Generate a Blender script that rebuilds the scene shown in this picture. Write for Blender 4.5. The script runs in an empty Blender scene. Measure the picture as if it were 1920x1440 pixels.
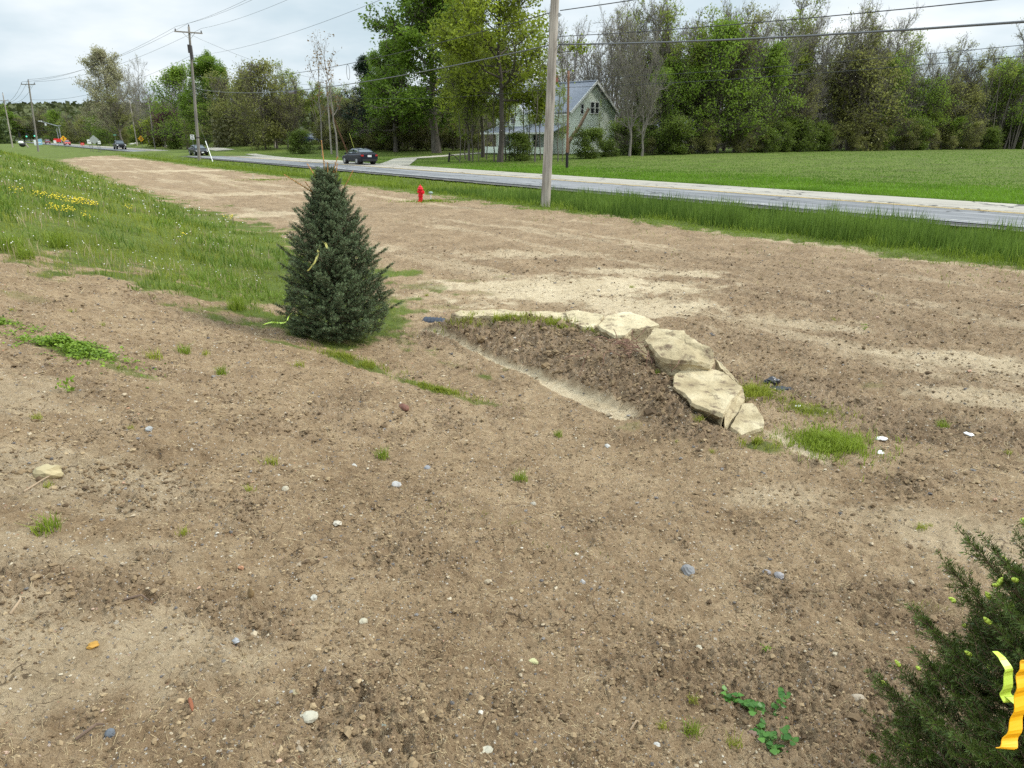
import bpy, math, random
import numpy as np
from mathutils import Vector, Matrix, Euler
random.seed(7); RNG=np.random.default_rng(7)
S=bpy.context.scene; COL=S.collection
R=math.radians
# ------------------------------------------------------------------ camera model / terrain
F=1350.; TH=math.atan(462/F); EYE=2.5
CA,SA=math.cos(R(35.5)),math.sin(R(35.5))
def uv(x,y): return CA*x+SA*y, -SA*x+CA*y
def xy(u,v): return CA*u-SA*v, SA*u+CA*v
ROADDIR=(-SA,CA)
def sst(a,b,x):
    t=np.clip((x-a)/(b-a),0,1); return t*t*(3-2*t)
def hsh(ix,iy,s):
    h=(ix.astype(np.int64)*374761393+iy.astype(np.int64)*668265263+s*974634777)&0xFFFFFFFF
    h=((h^(h>>13))*1274126177)&0xFFFFFFFF
    h=(h^(h>>16))&0xFFFFFFFF
    return h/4294967295.0
def vn(x,y,s=0):
    ix=np.floor(x); iy=np.floor(y); fx=x-ix; fy=y-iy
    fx=fx*fx*(3-2*fx); fy=fy*fy*(3-2*fy)
    ix=ix.astype(np.int64); iy=iy.astype(np.int64)
    a=hsh(ix,iy,s); b=hsh(ix+1,iy,s); c=hsh(ix,iy+1,s); d=hsh(ix+1,iy+1,s)
    return (a+(b-a)*fx)+((c+(d-c)*fx)-(a+(b-a)*fx))*fy
def fbm(x,y,s=0,o=3):
    r=0;a=.5;t=0
    for i in range(o):
        r=r+a*vn(x,y,s+i*7); t+=a; a*=.5; x,y=(x*.8-y*.6)*2.03+13.1,(x*.6+y*.8)*2.03+7.7
    return r/t
def toe(v): return np.interp(v,[0,3,8,10,20,40,90,150],[4.7,4.7,4.9,5.4,6.6,7.4,8.5,8])
def ubf(v): return np.interp(v,[3.6,4.2,4.6,4.95,5.4,6.0,6.6,7.0,7.5,7.95,8.3],[4.78,5.0,5.15,5.45,5.55,5.85,5.85,5.9,5.6,5.2,4.85])
def mound(u,v):
    # planter soil held by the boulders
    ub=np.interp(v,[3.6,4.2,4.6,4.95,5.4,6.0,6.6,7.0,7.5,7.95,8.3],[4.78,5.0,5.15,5.45,5.55,5.85,5.85,5.9,5.6,5.2,4.85])
    hz=np.interp(v,[3.2,3.6,4.2,4.6,5.0,5.4,6.0,8.0,8.3,8.9],[0,.03,.09,.14,.20,.26,.29,.29,.22,0])
    return hz*sst(4.4,ub,u)*(1-sst(ub+.04,ub+.30,u))
def H0(x,y):
    u,v=uv(x,y)
    A=np.interp(v,[-20,0,8,20,48,80,130],[1.3,1.36,1.36,1.5,2.0,1.6,.2])
    s=toe(v)-u
    z=-.08+A*sst(0,8,s)
    z=z+mound(u,v)
    z=z-.33*np.exp(-((u-21)/1.6)**2)
    z=z+.04*sst(22.5,24.2,u)
    z=z+.75*sst(34,75,u)
    z=z+1.4*np.exp(-((x+40)**2+(y-137)**2)/(2*13.**2))+1.3*np.exp(-((x+94)**2+(y-212)**2)/(2*14.**2))*sst(33,38,u)
    return z
def ray(px,py):
    dx=(px-960)/F; dz=-(py-720)/F
    c,s=math.cos(TH),math.sin(TH)
    return dx, c+dz*s, -s+dz*c
def at(px,py,Y):
    d=ray(px,py); return Vector((d[0]/d[1]*Y,Y,EYE+d[2]/d[1]*Y))
def G(px,py):
    d=ray(px,py); dx=d[0]/d[1]; dz=d[2]/d[1]
    t=.3; prev=.3
    while t<900:
        if EYE+t*dz<float(H0(t*dx,t)):
            lo,hi=prev,t
            for _ in range(25):
                m=(lo+hi)/2
                if EYE+m*dz<float(H0(m*dx,m)): hi=m
                else: lo=m
            return Vector((hi*dx,hi,float(H(np.array([hi*dx]),np.array([hi]))[0])))
        prev=t; t*=1.012
    return Vector((dx*200,200,0))
def PZ(px,py,z):
    d=ray(px,py); t=(z-EYE)/d[2]; return Vector((d[0]*t,d[1]*t,z))
# ------------------------------------------------------------------ ground masks
def ell(x,y,cx,cy,rx,ry,ang=0):
    c,s=math.cos(ang),math.sin(ang); dx=x-cx; dy=y-cy
    return 1-np.sqrt(((dx*c+dy*s)/rx)**2+((-dx*s+dy*c)/ry)**2)
GRASS_PATCH=[ # x,y,rx,ry,ang,density
 (-3.9,6.15,.62,.30,-.35,1.),(-4.9,6.5,.4,.25,0,.8),(-3.2,5.75,.35,.15,-.4,.7),
 (2.82,5.85,.36,.30,0,1.),(2.55,7.15,.30,.28,.2,.9),(2.95,6.65,.33,.25,-.5,.7),(2.2,5.75,.2,.12,0,.8),
 (-1.75,7.75,.55,.16,-.5,.9),(-.9,7.15,.5,.12,-.55,.9),(-.35,6.75,.3,.1,-.3,.7),(-2.6,8.0,.35,.12,-.3,.8),
 (-.3,9.35,.7,.12,-.1,.5),(.8,8.9,.45,.15,-.5,.5),
 (-1.7,12.9,.7,.35,0,.6),(-1.0,13.6,.4,.25,0,.5),(-.6,12.4,.35,.2,0,.5),(-.2,14,.3,.15,0,.5),(-1.9,11.4,.5,.25,.2,.6),(-1.1,11.3,.4,.2,0,.5),
 (-3.6,31.5,1.1,.6,0,.35),(-16,48,1.4,.8,0,.3),(-11,47,2,.6,.4,.6),
 (-.2,3.95,.5,.12,0,.25),(.3,3.7,.3,.1,0,.2),(-5.2,7.6,.3,.2,0,.5),(-3.6,8.9,.4,.12,-.4,.4),
 (2.4,3.5,.22,.07,0,.4),(1.1,6.2,.15,.1,0,.5),(3.9,7.4,.2,.12,0,.5),(4.4,5.6,.15,.1,0,.4)]
def gmask(x,y):
    u,v=uv(x,y); n=fbm(x*.9,y*.9,3,3)-.5; n2=fbm(x*3.1,y*3.1,5,3)-.5
    vl=np.interp(u,[-14,-4,-2,0,.8,1.44,2.3,2.8,3.5,4.2,6],[18,14,13,12,11.75,10.9,9.6,8.9,8.4,8.3,9.5])
    tl=np.interp(v,[7,10,12,20,35,47,70,107,125,140],[4.0,5.0,5.6,6.7,6.75,6.6,7.0,8.6,14,40])
    a=sst(-.5,.55,(v-vl)*.55+n*2.4+n2*2.4)*sst(-.6,.6,(tl-u)*.9+n*3.0+n2*2.2)
    b=sst(-.5,.5,(u-17.0)*1.0+n*2.2+n2*1.6)
    g=np.maximum(a,b)
    # grass between pole and far end of dirt
    for (cx,cy,rx,ry,an,d) in GRASS_PATCH:
        e=ell(x,y,cx,cy,rx,ry,an)
        g=np.maximum(g,d*sst(-.1,.45,e+n2*.9))
    # thin growth
    g=np.maximum(g,.55*sst(.16,.3,n2+n*.6)*sst(0,3,(v-8))*(1-sst(2,9,v-vl+3.))*(u<4.5))
    g=np.maximum(g,.35*sst(.14,.3,n2)*sst(14.2,17,u)*(u<17.6))
    return np.clip(g,0,1)
SAND=[(1.0,12.8,2.6,1.5,.1,1.1),(2.2,11.2,1.2,.7,0,.9),(2.6,14.6,1.6,.6,-.3,.8),(4.3,10.3,1.3,.5,-.4,.6),(5.5,8.4,1.2,.5,-.4,.7),(4.9,7.0,1.0,.4,-.5,.6),
 (-9,26,3.0,1.0,.3,.6),(-12,36,4,1.2,.3,.6),(-26,62,7,2.,.3,.7),(-4,17.5,2.0,.8,.3,.4),(.2,16.8,1.8,.6,0,.6),(-45,95,10,3,.3,.7),(-3.0,3.3,1.3,.5,.2,.45),
 (-1.9,1.9,.9,.45,.3,.42),(-2.6,2.6,1.0,.3,.2,.3),(2.1,4.9,.5,.3,0,.35),(3.1,4.3,1.2,.35,-.5,.35),(-4.2,4.6,1.2,.6,.1,.35),(2.52,5.75,.16,.42,.3,1.),(0,1.6,.8,.25,0,.3)]
RILL=[(-1.25,9.75),(-.7,9.1),(-.25,8.5),(.2,7.9),(.42,7.5),(.65,7.15),(.85,6.85),(1.1,6.5)]
def rill(x,y):
    d=np.full(np.shape(x),1e9); 
    for i in range(len(RILL)-1):
        ax,ay=RILL[i]; bx,by=RILL[i+1]; dx,dy=bx-ax,by-ay
        t=np.clip(((x-ax)*dx+(y-ay)*dy)/(dx*dx+dy*dy),0,1)
        w=.042+.045*((i+t)/7.)
        if i in (4,5,6): w=w+.025
        d=np.minimum(d,np.hypot(x-ax-t*dx,y-ay-t*dy)/w)
    return d
def smask(x,y):
    u,v=uv(x,y); n=fbm(x*1.3,y*1.3,11,3)-.5; n2=fbm(x*6,y*6,17,3)-.5
    g=np.zeros(np.shape(x))
    for (cx,cy,rx,ry,an,d) in SAND:
        g=np.maximum(g,d*sst(-.15,.5,ell(x,y,cx,cy,rx,ry,an)+n*1.1+n2*.9))
    st=fbm(u*1.6,v*.16,23,3)-.5      # vehicle streaks along the field
    g=np.maximum(g,.42*sst(.07,.25,st+n2*.25)*sst(6.5,8.5,u)*(u<17.6))
    g=np.maximum(g,1-sst(.6,1.5,rill(x,y)+n2*.9))
    return np.clip(g,0,1)
def tracks(u,v):
    t=0
    for c0 in (8.9,10.6,12.7,14.4):
        d=np.abs(u-(c0+.25*np.sin(v*.11+c0)+.1*np.sin(v*.4)))
        t=np.maximum(t,(1-sst(.09,.19,d))*sst(.36,.52,fbm(v*.12+c0*3,v*0+c0,47,2))*(v>-6))
    return t
def cmask(x,y):   # dark cloddy loam
    u,v=uv(x,y); n=fbm(x*2,y*2,31,3)-.5
    g=sst(.015,.06,mound(u,v)+n*.05)*(v<8.6)
    g=np.maximum(g,.7*sst(-.1,.4,ell(x,y,.9,7.6,1.1,.30,-.9)+n*1.2))
    r=rill(x,y); g=g*sst(1.0,2.0,r)
    e=ell(x,y,3.3,7.0,2.2,.6,-.75); g=np.maximum(g,.8*sst(-.2,.5,e+n*1.4))
    e=ell(x,y,1.5,2.6,1.1,.5,-.1); g=np.maximum(g,.6*sst(-.2,.5,e+n*1.6))
    e=ell(x,y,-.5,9.2,1.5,.6,-.3); g=np.maximum(g,.6*sst(-.2,.5,e+n*1.4))
    g=np.maximum(g,(.50+.5*n)*sst(6.2,8,u)*(u<17.8))
    g=np.maximum(g,.85*tracks(u,v))
    st=fbm(u*1.8+9,v*.2,41,3)-.5
    g=np.maximum(g,.55*sst(.05,.2,st)*sst(6,8,u)*(u<17.8))
    g=np.maximum(g,.5*sst(.05,.25,n+.0*u)*(u<6))
    tr=vn(u*5.2+.3*np.sin(v*.3),v*.09,43)*.7+vn(u*13,v*.3,44)*.3
    g=np.maximum(g,.95*sst(.60,.74,tr)*sst(7.4,8.4,u)*(1-sst(13.5,15.5,u))*(1-sst(9,14,v)))
    return np.clip(g,0,1)
def H(x,y,full=True):
    u,v=uv(x,y); z=H0(x,y); r=np.hypot(x,y)
    c=cmask(x,y); s=smask(x,y)
    k=(1+1.6*c)*(1-.65*s)*(1-.8*sst(17.6,19,u))
    z=z+(fbm(x*.8,y*.8,51,2)-.5)*.07*sst(1,4,r)*(1-.9*sst(22,24,u)*(1-sst(33,35,u)))
    z=z+(fbm(x*3.2,y*3.2,53,2)-.5)*.035*k
    z=z+(fbm(u*2.6,v*.35,55,2)-.5)*.05*sst(6,8,u)*(1-sst(17,19,u))
    b=1-np.abs(fbm(x*11,y*11,57,2)*2-1)
    z=z+(b-.6)*.034*k*(r<40)
    b=1-np.abs(fbm(x*34,y*34,59,2)*2-1)
    z=z+(b-.6)*.021*k*(r<14)
    z=z+(fbm(x*95,y*95,61,2)-.5)*.013*k*(r<7)
    z=z-.05*(1-sst(.5,1.6,rill(x,y)))-tracks(u,v)*(.022+.010*np.sin(v*26))
    return z
def Hs(x,y): return float(H(np.array([x],float),np.array([y],float))[0])
# ------------------------------------------------------------------ materials
def newmat(name):
    m=bpy.data.materials.new(name); m.use_nodes=True; nt=m.node_tree; nt.nodes.clear()
    o=nt.nodes.new('ShaderNodeOutputMaterial'); return m,nt,o
class NB:
    def __init__(s,nt): s.nt=nt
    def n(s,t,**k):
        x=s.nt.nodes.new(t)
        for a,b in k.items():
            if a=='inp':
                for i,v in b.items():
                    if hasattr(v,'is_output') and v.is_output: s.nt.links.new(v,x.inputs[i])
                    else: x.inputs[i].default_value=v
            else: setattr(x,a,b)
        return x
    def mix(s,f,a,b,mode='MIX'):
        x=s.nt.nodes.new('ShaderNodeMix'); x.data_type='RGBA'; x.blend_type=mode
        for i,v in ((0,f),(6,a),(7,b)):
            if hasattr(v,'is_output'): s.nt.links.new(v,x.inputs[i])
            elif i==0: x.inputs[i].default_value=v
            else: x.inputs[i].default_value=(*v,1) if len(v)==3 else v
        return x.outputs[2]
    def m(s,op,a,b=0.,c=0.):
        x=s.nt.nodes.new('ShaderNodeMath'); x.operation=op
        for i,v in enumerate((a,b,c)):
            if hasattr(v,'is_output'): s.nt.links.new(v,x.inputs[i])
            else: x.inputs[i].default_value=v
        return x.outputs[0]
    def noise(s,vec,scale,detail=3,rough=.55):
        return s.n('ShaderNodeTexNoise',inp={'Vector':vec,'Scale':scale,'Detail':detail,'Roughness':rough}).outputs[0]
    def ramp(s,f,stops):
        x=s.nt.nodes.new('ShaderNodeValToRGB'); s.nt.links.new(f,x.inputs[0]); e=x.color_ramp.elements
        while len(e)<len(stops): e.new(.5)
        for i,(p,c) in enumerate(stops):
            e[i].position=p; e[i].color=(*c,1) if len(c)==3 else (c[0],)*3+(1,)
        return x.outputs[0]
def simple(name,col,rough=.8,metal=0,nscale=0,namt=.3,bump=0,spec=.5,coord='Object',stretch=None,emit=None):
    m,nt,o=newmat(name); b=NB(nt)
    p=b.n('ShaderNodeBsdfPrincipled'); p.inputs['Roughness'].default_value=rough; p.inputs['Metallic'].default_value=metal
    p.inputs['Specular IOR Level'].default_value=spec
    if nscale:
        tc=b.n('ShaderNodeTexCoord').outputs[coord]
        if stretch: tc=b.n('ShaderNodeMapping',inp={0:tc,3:stretch}).outputs[0]
        f=b.noise(tc,nscale,4,.6)
        c=b.ramp(f,[(.3,tuple(x*(1-namt) for x in col)),(.7,tuple(min(1,x*(1+namt)) for x in col))])
        nt.links.new(c,p.inputs['Base Color'])
        if bump:
            bp=b.n('ShaderNodeBump',inp={'Height':f,'Strength':bump,'Distance':.02}); nt.links.new(bp.outputs[0],p.inputs['Normal'])
    else: p.inputs['Base Color'].default_value=(*col,1)
    if emit: p.inputs['Emission Color'].default_value=(*emit[0],1); p.inputs['Emission Strength'].default_value=emit[1]
    nt.links.new(p.outputs[0],o.inputs[0]); return m
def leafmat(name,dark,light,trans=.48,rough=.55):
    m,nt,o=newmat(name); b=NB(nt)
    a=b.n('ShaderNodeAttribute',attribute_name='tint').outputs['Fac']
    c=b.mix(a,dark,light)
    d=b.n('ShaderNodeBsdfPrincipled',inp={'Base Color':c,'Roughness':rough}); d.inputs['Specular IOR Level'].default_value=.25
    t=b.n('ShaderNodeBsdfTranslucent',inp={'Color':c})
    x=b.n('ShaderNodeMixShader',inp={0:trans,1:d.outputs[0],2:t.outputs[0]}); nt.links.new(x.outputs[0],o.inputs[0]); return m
def ground_mat():
    m,nt,o=newmat('soil_and_grass_ground'); b=NB(nt)
    co=b.n('ShaderNodeTexCoord').outputs['Object']
    at_=b.n('ShaderNodeAttribute',attribute_name='mk'); sp=b.n('ShaderNodeSeparateColor',inp={0:at_.outputs['Color']})
    g,s,c=sp.outputs[0],sp.outputs[1],sp.outputs[2]
    n1=b.noise(co,1.1,4,.6); n2=b.noise(co,9,5,.65); n3=b.noise(co,55,4,.7); n4=b.noise(co,240,3,.7)
    n5=b.noise(co,130,3,.75)
    f=b.m('ADD',b.m('MULTIPLY',n1,.24),b.m('ADD',b.m('MULTIPLY',n2,.30),b.m('ADD',b.m('MULTIPLY',n3,.24),b.m('ADD',b.m('MULTIPLY',n4,.16),b.m('MULTIPLY',n5,.18)))))
    dirt=b.ramp(f,[(.37,(.068,.043,.024)),(.46,(.174,.117,.065)),(.55,(.274,.193,.112)),(.66,(.415,.312,.192))])
    loam=b.ramp(f,[(.37,(.075,.049,.028)),(.50,(.170,.117,.070)),(.64,(.29,.21,.135))])
    sand=b.ramp(f,[(.38,(.27,.205,.120)),(.50,(.43,.345,.22)),(.64,(.60,.50,.34))])
    col=b.mix(b.m('MULTIPLY',c,.8),dirt,loam)
    col=b.mix(b.m('MULTIPLY',s,.95),col,sand)
    # iron stain and tiny stones
    vo=b.n('ShaderNodeTexVoronoi',inp={'Vector':co,'Scale':70.,'Randomness':1.})
    vs=b.n('ShaderNodeSeparateColor',inp={0:vo.outputs['Color']})
    st=b.m('MULTIPLY',b.m('LESS_THAN',vo.outputs['Distance'],.30),b.m('GREATER_THAN',vs.outputs[0],.80))
    scol=b.ramp(vs.outputs[1],[(0.,(.09,.09,.10)),(.35,(.20,.18,.16)),(.55,(.42,.36,.28)),(.8,(.62,.58,.50)),(1.,(.34,.16,.09))])
    col=b.mix(b.m('MULTIPLY',st,b.m('SUBTRACT',1.,b.m('MULTIPLY',s,.5))),col,scol)
    vo2=b.n('ShaderNodeTexVoronoi',inp={'Vector':co,'Scale':22.,'Randomness':1.})
    v2=b.n('ShaderNodeSeparateColor',inp={0:vo2.outputs['Color']})
    st2=b.m('MULTIPLY',b.m('LESS_THAN',vo2.outputs['Distance'],.20),b.m('GREATER_THAN',v2.outputs[0],.90))
    col=b.mix(st2,col,b.ramp(v2.outputs[1],[(0.,(.12,.115,.12)),(.5,(.40,.35,.27)),(1.,(.60,.55,.46))]))
    cw=b.n('ShaderNodeTexNoise',inp={'Vector':co,'Scale':9.,'Detail':3.}).outputs['Color']
    cd_=b.n('ShaderNodeVectorMath',operation='ADD',inp={0:co,1:b.n('ShaderNodeVectorMath',operation='SCALE',inp={0:cw,3:.10}).outputs[0]})
    ck=b.n('ShaderNodeTexVoronoi',feature='DISTANCE_TO_EDGE',inp={'Vector':cd_.outputs[0],'Scale':5.})
    km=b.m('MULTIPLY',b.m('LESS_THAN',ck.outputs['Distance'],.012),b.m('GREATER_THAN',b.noise(co,1.7,2,.5),.56))
    col=b.mix(b.m('MULTIPLY',km,.7),col,(.05,.032,.018))
    # grassy soil
    gn=b.noise(co,.35,4,.65); gn2=b.noise(co,4.,4,.7)
    gf=b.m('ADD',b.m('MULTIPLY',gn,.55),b.m('MULTIPLY',gn2,.45))
    gr=b.ramp(gf,[(.36,(.050,.078,.011)),(.50,(.080,.14,.014)),(.62,(.12,.185,.024)),(.75,(.19,.19,.055))])
    gv=b.mix(b.m('MULTIPLY',n3,.6),gr,(.13,.10,.05))
    col=b.mix(g,col,gv)
    bh=b.m('ADD',b.m('MULTIPLY',n3,.6),b.m('ADD',b.m('MULTIPLY',n4,.35),b.m('MULTIPLY',st,.25)))
    bp=b.n('ShaderNodeBump',inp={'Height':bh,'Strength':1.,'Distance':.030})
    p=b.n('ShaderNodeBsdfPrincipled',inp={'Base Color':col,'Roughness':.95,'Normal':bp.outputs[0]}); p.inputs['Specular IOR Level'].default_value=.15
    nt.links.new(p.outputs[0],o.inputs[0]); return m
# ------------------------------------------------------------------ mesh helpers
def mesh_np(name,V,Fc,mat=None,smooth=False,tint=None):
    V=np.asarray(V,dtype=np.float32).reshape(-1,3); Fc=np.asarray(Fc,dtype=np.int32); k=Fc.shape[1]; n=len(Fc)
    me=bpy.data.meshes.new(name); me.vertices.add(len(V)); me.vertices.foreach_set('co',V.ravel())
    me.loops.add(n*k); me.loops.foreach_set('vertex_index',Fc.ravel())
    me.polygons.add(n); me.polygons.foreach_set('loop_start',np.arange(0,n*k,k,dtype=np.int32))
    me.polygons.foreach_set('use_smooth',np.full(n,smooth)); me.update(calc_edges=True)
    if mat: me.materials.append(mat)
    if tint is not None:
        a=me.attributes.new('tint','FLOAT','POINT'); a.data.foreach_set('value',np.asarray(tint,dtype=np.float32))
    return me
def obj(name,me,parent=None,loc=None,rot=None,scale=None,label=None,cat=None,group=None,kind=None):
    o=bpy.data.objects.new(name,me); COL.objects.link(o)
    if parent: o.parent=parent
    if loc is not None: o.location=loc
    if rot is not None: o.rotation_euler=rot
    if scale is not None: o.scale=(scale,)*3 if isinstance(scale,(int,float)) else scale
    if label: o['label']=label
    if cat: o['category']=cat
    if group: o['group']=group
    if kind: o['kind']=kind
    return o
def thing(name,label,cat,loc=(0,0,0),rotz=0,group=None,scale=None):
    return obj(name,None,None,loc,(0,0,rotz),scale,label,cat,group)
class MB:
    def __init__(s): s.v=[]; s.f=[]
    def add(s,v,f):
        n=len(s.v); s.v+= [tuple(a) for a in v]; s.f+=[tuple(i+n for i in q) for q in f]; return s
    def box(s,c,d,rz=0,rx=0,ry=0,taper=1.):
        M=Euler((rx,ry,rz)).to_matrix(); v=[]
        for z in (-1,1):
            t=taper if z>0 else 1
            for x,y in ((-1,-1),(1,-1),(1,1),(-1,1)):
                v.append(Vector(c)+M@Vector((x*d[0]/2*t,y*d[1]/2*t,z*d[2]/2)))
        return s.add(v,[(3,2,1,0),(4,5,6,7),(0,1,5,4),(1,2,6,5),(2,3,7,6),(3,0,4,7)])
    def cyl(s,a,b,r0,r1=None,n=12,cap=True):
        a=Vector(a); b=Vector(b); r1=r0 if r1 is None else r1
        d=(b-a).normalized(); t=Vector((0,0,1)) if abs(d.z)<.9 else Vector((1,0,0))
        x=d.cross(t).normalized(); y=d.cross(x); v=[]
        for p,r in ((a,r0),(b,r1)):
            for i in range(n):
                w=2*math.pi*i/n; v.append(p+x*math.cos(w)*r+y*math.sin(w)*r)
        f=[(i,(i+1)%n,n+(i+1)%n,n+i) for i in range(n)]
        if cap: f+=[tuple(range(n))[::-1],tuple(range(n,2*n))]
        return s.add(v,f)
    def lathe(s,c,prof,n=16):
        v=[];c=Vector(c)
        for r,z in prof:
            for i in range(n):
                w=2*math.pi*i/n; v.append(c+Vector((r*math.cos(w),r*math.sin(w),z)))
        f=[(j*n+i,j*n+(i+1)%n,(j+1)*n+(i+1)%n,(j+1)*n+i) for j in range(len(prof)-1) for i in range(n)]
        f+=[tuple(range(n))[::-1],tuple((len(prof)-1)*n+i for i in range(n))]
        return s.add(v,f)
    def prism(s,pts,vec):
        n=len(pts); pts=[Vector(p) for p in pts]; vec=Vector(vec)
        return s.add(pts+[p+vec for p in pts],[tuple(range(n))[::-1],tuple(range(n,2*n))]+[(i,(i+1)%n,n+(i+1)%n,n+i) for i in range(n)])
    def ball(s,c,r,n=8,m=5,sc=(1,1,1),rz=0):
        v=[];M=Euler((0,0,rz)).to_matrix()
        for j in range(1,m):
            t=math.pi*j/m
            for i in range(n):
                w=2*math.pi*i/n; v.append(Vector(c)+M@Vector((r*sc[0]*math.sin(t)*math.cos(w),r*sc[1]*math.sin(t)*math.sin(w),r*sc[2]*math.cos(t))))
        v.append(Vector(c)+Vector((0,0,r*sc[2]))); v.append(Vector(c)-Vector((0,0,r*sc[2])))
        T=len(v)-2;B=T+1
        f=[(j*n+i,(j+1)*n+i,(j+1)*n+(i+1)%n,j*n+(i+1)%n) for j in range(m-2) for i in range(n)]
        f+=[(T,i,(i+1)%n) for i in range(n)]+[(B,(m-2)*n+(i+1)%n,(m-2)*n+i) for i in range(n)]
        return s.add(v,f)
    def path(s,pts,r,n=6):
        for i in range(len(pts)-1):
            ra=r[i] if isinstance(r,(list,tuple)) else r; rb=r[i+1] if isinstance(r,(list,tuple)) else r
            s.cyl(pts[i],pts[i+1],ra,rb,n,i==0 or i==len(pts)-2)
        return s
    def build(s,name,mat,parent=None,loc=None,smooth=False,bevel=0,**k):
        me=bpy.data.meshes.new(name); 
        off=Vector(loc) if loc is not None else Vector((0,0,0))
        me.from_pydata([Vector(a)-off for a in s.v],[],s.f); me.update()
        if smooth: me.shade_smooth()
        me.materials.append(mat); o=obj(name,me,parent,loc if parent is None else None,**k)
        if bevel:
            b=o.modifiers.new('b','BEVEL'); b.width=bevel; b.segments=2; b.limit_method='ANGLE'
        return o
def frusta(P0,P1,R0,R1,n=4):
    P0=np.asarray(P0,float);P1=np.asarray(P1,float);R0=np.asarray(R0,float)[:,None];R1=np.asarray(R1,float)[:,None]
    D=P1-P0; D/= np.maximum(np.linalg.norm(D,axis=1,keepdims=True),1e-9)
    T=np.where(np.abs(D[:,2:3])<.9,np.array([[0,0,1.]]),np.array([[1.,0,0]]))
    X=np.cross(D,T); X/=np.linalg.norm(X,axis=1,keepdims=True); Y=np.cross(D,X)
    N=len(P0); V=np.zeros((N,2*n,3))
    for i in range(n):
        w=2*math.pi*i/n; d=X*math.cos(w)+Y*math.sin(w)
        V[:,i]=P0+d*R0; V[:,n+i]=P1+d*R1
    f=np.array([(i,(i+1)%n,n+(i+1)%n,n+i) for i in range(n)])
    Fc=(f[None]+(np.arange(N)*2*n)[:,None,None]).reshape(-1,4)
    return V.reshape(-1,3),Fc
def rdir(n,rng,up=0.):
    d=rng.normal(size=(n,3)); d[:,2]+=up; return d/np.linalg.norm(d,axis=1,keepdims=True)
def leafcards(P,size,rng,up=.7,aspect=.55,jit=.35):
    N=len(P); nrm=rdir(N,rng,up); a=rdir(N,rng); a-= nrm*np.sum(a*nrm,1,keepdims=True); a/=np.linalg.norm(a,axis=1,keepdims=True)
    b=np.cross(nrm,a); s=size*(1+jit*rng.uniform(-1,1,N))[:,None]
    V=np.stack([P-a*s*.5,P+b*s*aspect*.5+nrm*s*.06,P+a*s*.5,P-b*s*aspect*.5+nrm*s*.06],1)
    return V.reshape(-1,3),np.arange(N*4).reshape(-1,4)
def blades(P,h,w,rng,lean=.35,curl=.35):
    N=len(P); h=h[:,None]; w=w[:,None]
    az=rng.uniform(0,2*math.pi,N); d=np.stack([np.cos(az),np.sin(az),np.zeros(N)],1)
    az2=rng.uniform(0,2*math.pi,N); sd=np.stack([np.cos(az2),np.sin(az2),np.zeros(N)],1)
    l=(lean*rng.uniform(.1,1,N))[:,None]; up=np.array([[0,0,1.]])
    m=P+up*h*.55+d*l*h*.4; t=P+up*h*(1-.25*l)+d*h*(l*(1+curl))
    V=np.stack([P-sd*w*.5,P+sd*w*.5,m+sd*w*.42,m-sd*w*.42,t],1)
    f=np.array([(0,1,2),(0,2,3),(3,2,4)])
    return V.reshape(-1,3),(f[None]+(np.arange(N)*5)[:,None,None]).reshape(-1,3)
# ------------------------------------------------------------------ world, sun, camera
def world():
    w=bpy.data.worlds.new('World'); S.world=w; w.use_nodes=True; nt=w.node_tree; nt.nodes.clear(); b=NB(nt)
    sky=b.n('ShaderNodeTexSky'); sky.sky_type='NISHITA'; sky.sun_disc=False; sky.sun_elevation=R(44); sky.sun_rotation=R(82); sky.air_density=1.2; sky.dust_density=2.5
    tc=b.n('ShaderNodeTexCoord').outputs['Generated']
    sx=b.n('ShaderNodeSeparateXYZ',inp={0:tc}); z=sx.outputs[2]
    zz=b.m('ADD',b.m('MAXIMUM',z,0.),.22)
    cx=b.m('DIVIDE',sx.outputs[0],zz); cy=b.m('DIVIDE',sx.outputs[1],zz)
    cv=b.n('ShaderNodeCombineXYZ',inp={0:cx,1:cy,2:0.}).outputs[0]
    n=b.noise(cv,1.15,5,.52)
    n2=b.noise(cv,.45,2,.5)
    f=b.m('ADD',b.m('MULTIPLY',n,.6),b.m('MULTIPLY',n2,.4))
    cc=b.ramp(f,[(.36,(4.5,5.7,6.5)),(.45,(5.6,6.7,7.4)),(.53,(7.1,7.9,8.4)),(.64,(9.3,9.6,9.7))])
    up=b.m('ADD',1.,b.m('MULTIPLY',b.m('POWER',b.m('MAXIMUM',b.m('SUBTRACT',z,.22),0.),1.1),2.3))
    c2=b.n('ShaderNodeVectorMath',operation='SCALE',inp={0:cc}); nt.links.new(up,c2.inputs['Scale'])
    col=b.mix(.93,sky.outputs[0],c2.outputs[0])
    bg=b.n('ShaderNodeBackground',inp={'Color':col,'Strength':.1})
    o=b.n('ShaderNodeOutputWorld'); nt.links.new(bg.outputs[0],o.inputs[0])
world()
sd=bpy.data.lights.new('sun','SUN'); sd.energy=2.7; sd.angle=R(10); sd.color=(1,.955,.88)
so=bpy.data.objects.new('sun',sd); COL.objects.link(so)
sdir=Vector((math.sin(R(82))*math.cos(R(44)),math.cos(R(82))*math.cos(R(44)),math.sin(R(44))))
so.rotation_euler=sdir.to_track_quat('Z','Y').to_euler(); so.location=(0,0,30)
cd=bpy.data.cameras.new('camera'); cd.sensor_width=36; cd.lens=36*F/1920; cd.clip_start=.05; cd.clip_end=6000
co_=bpy.data.objects.new('camera',cd); COL.objects.link(co_); co_.location=(0,0,EYE); co_.rotation_euler=(math.pi/2-TH,0,0); S.camera=co_
S.view_settings.view_transform='Standard'; S.view_settings.look='None'; S.view_settings.exposure=0.28; S.view_settings.gamma=1
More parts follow.
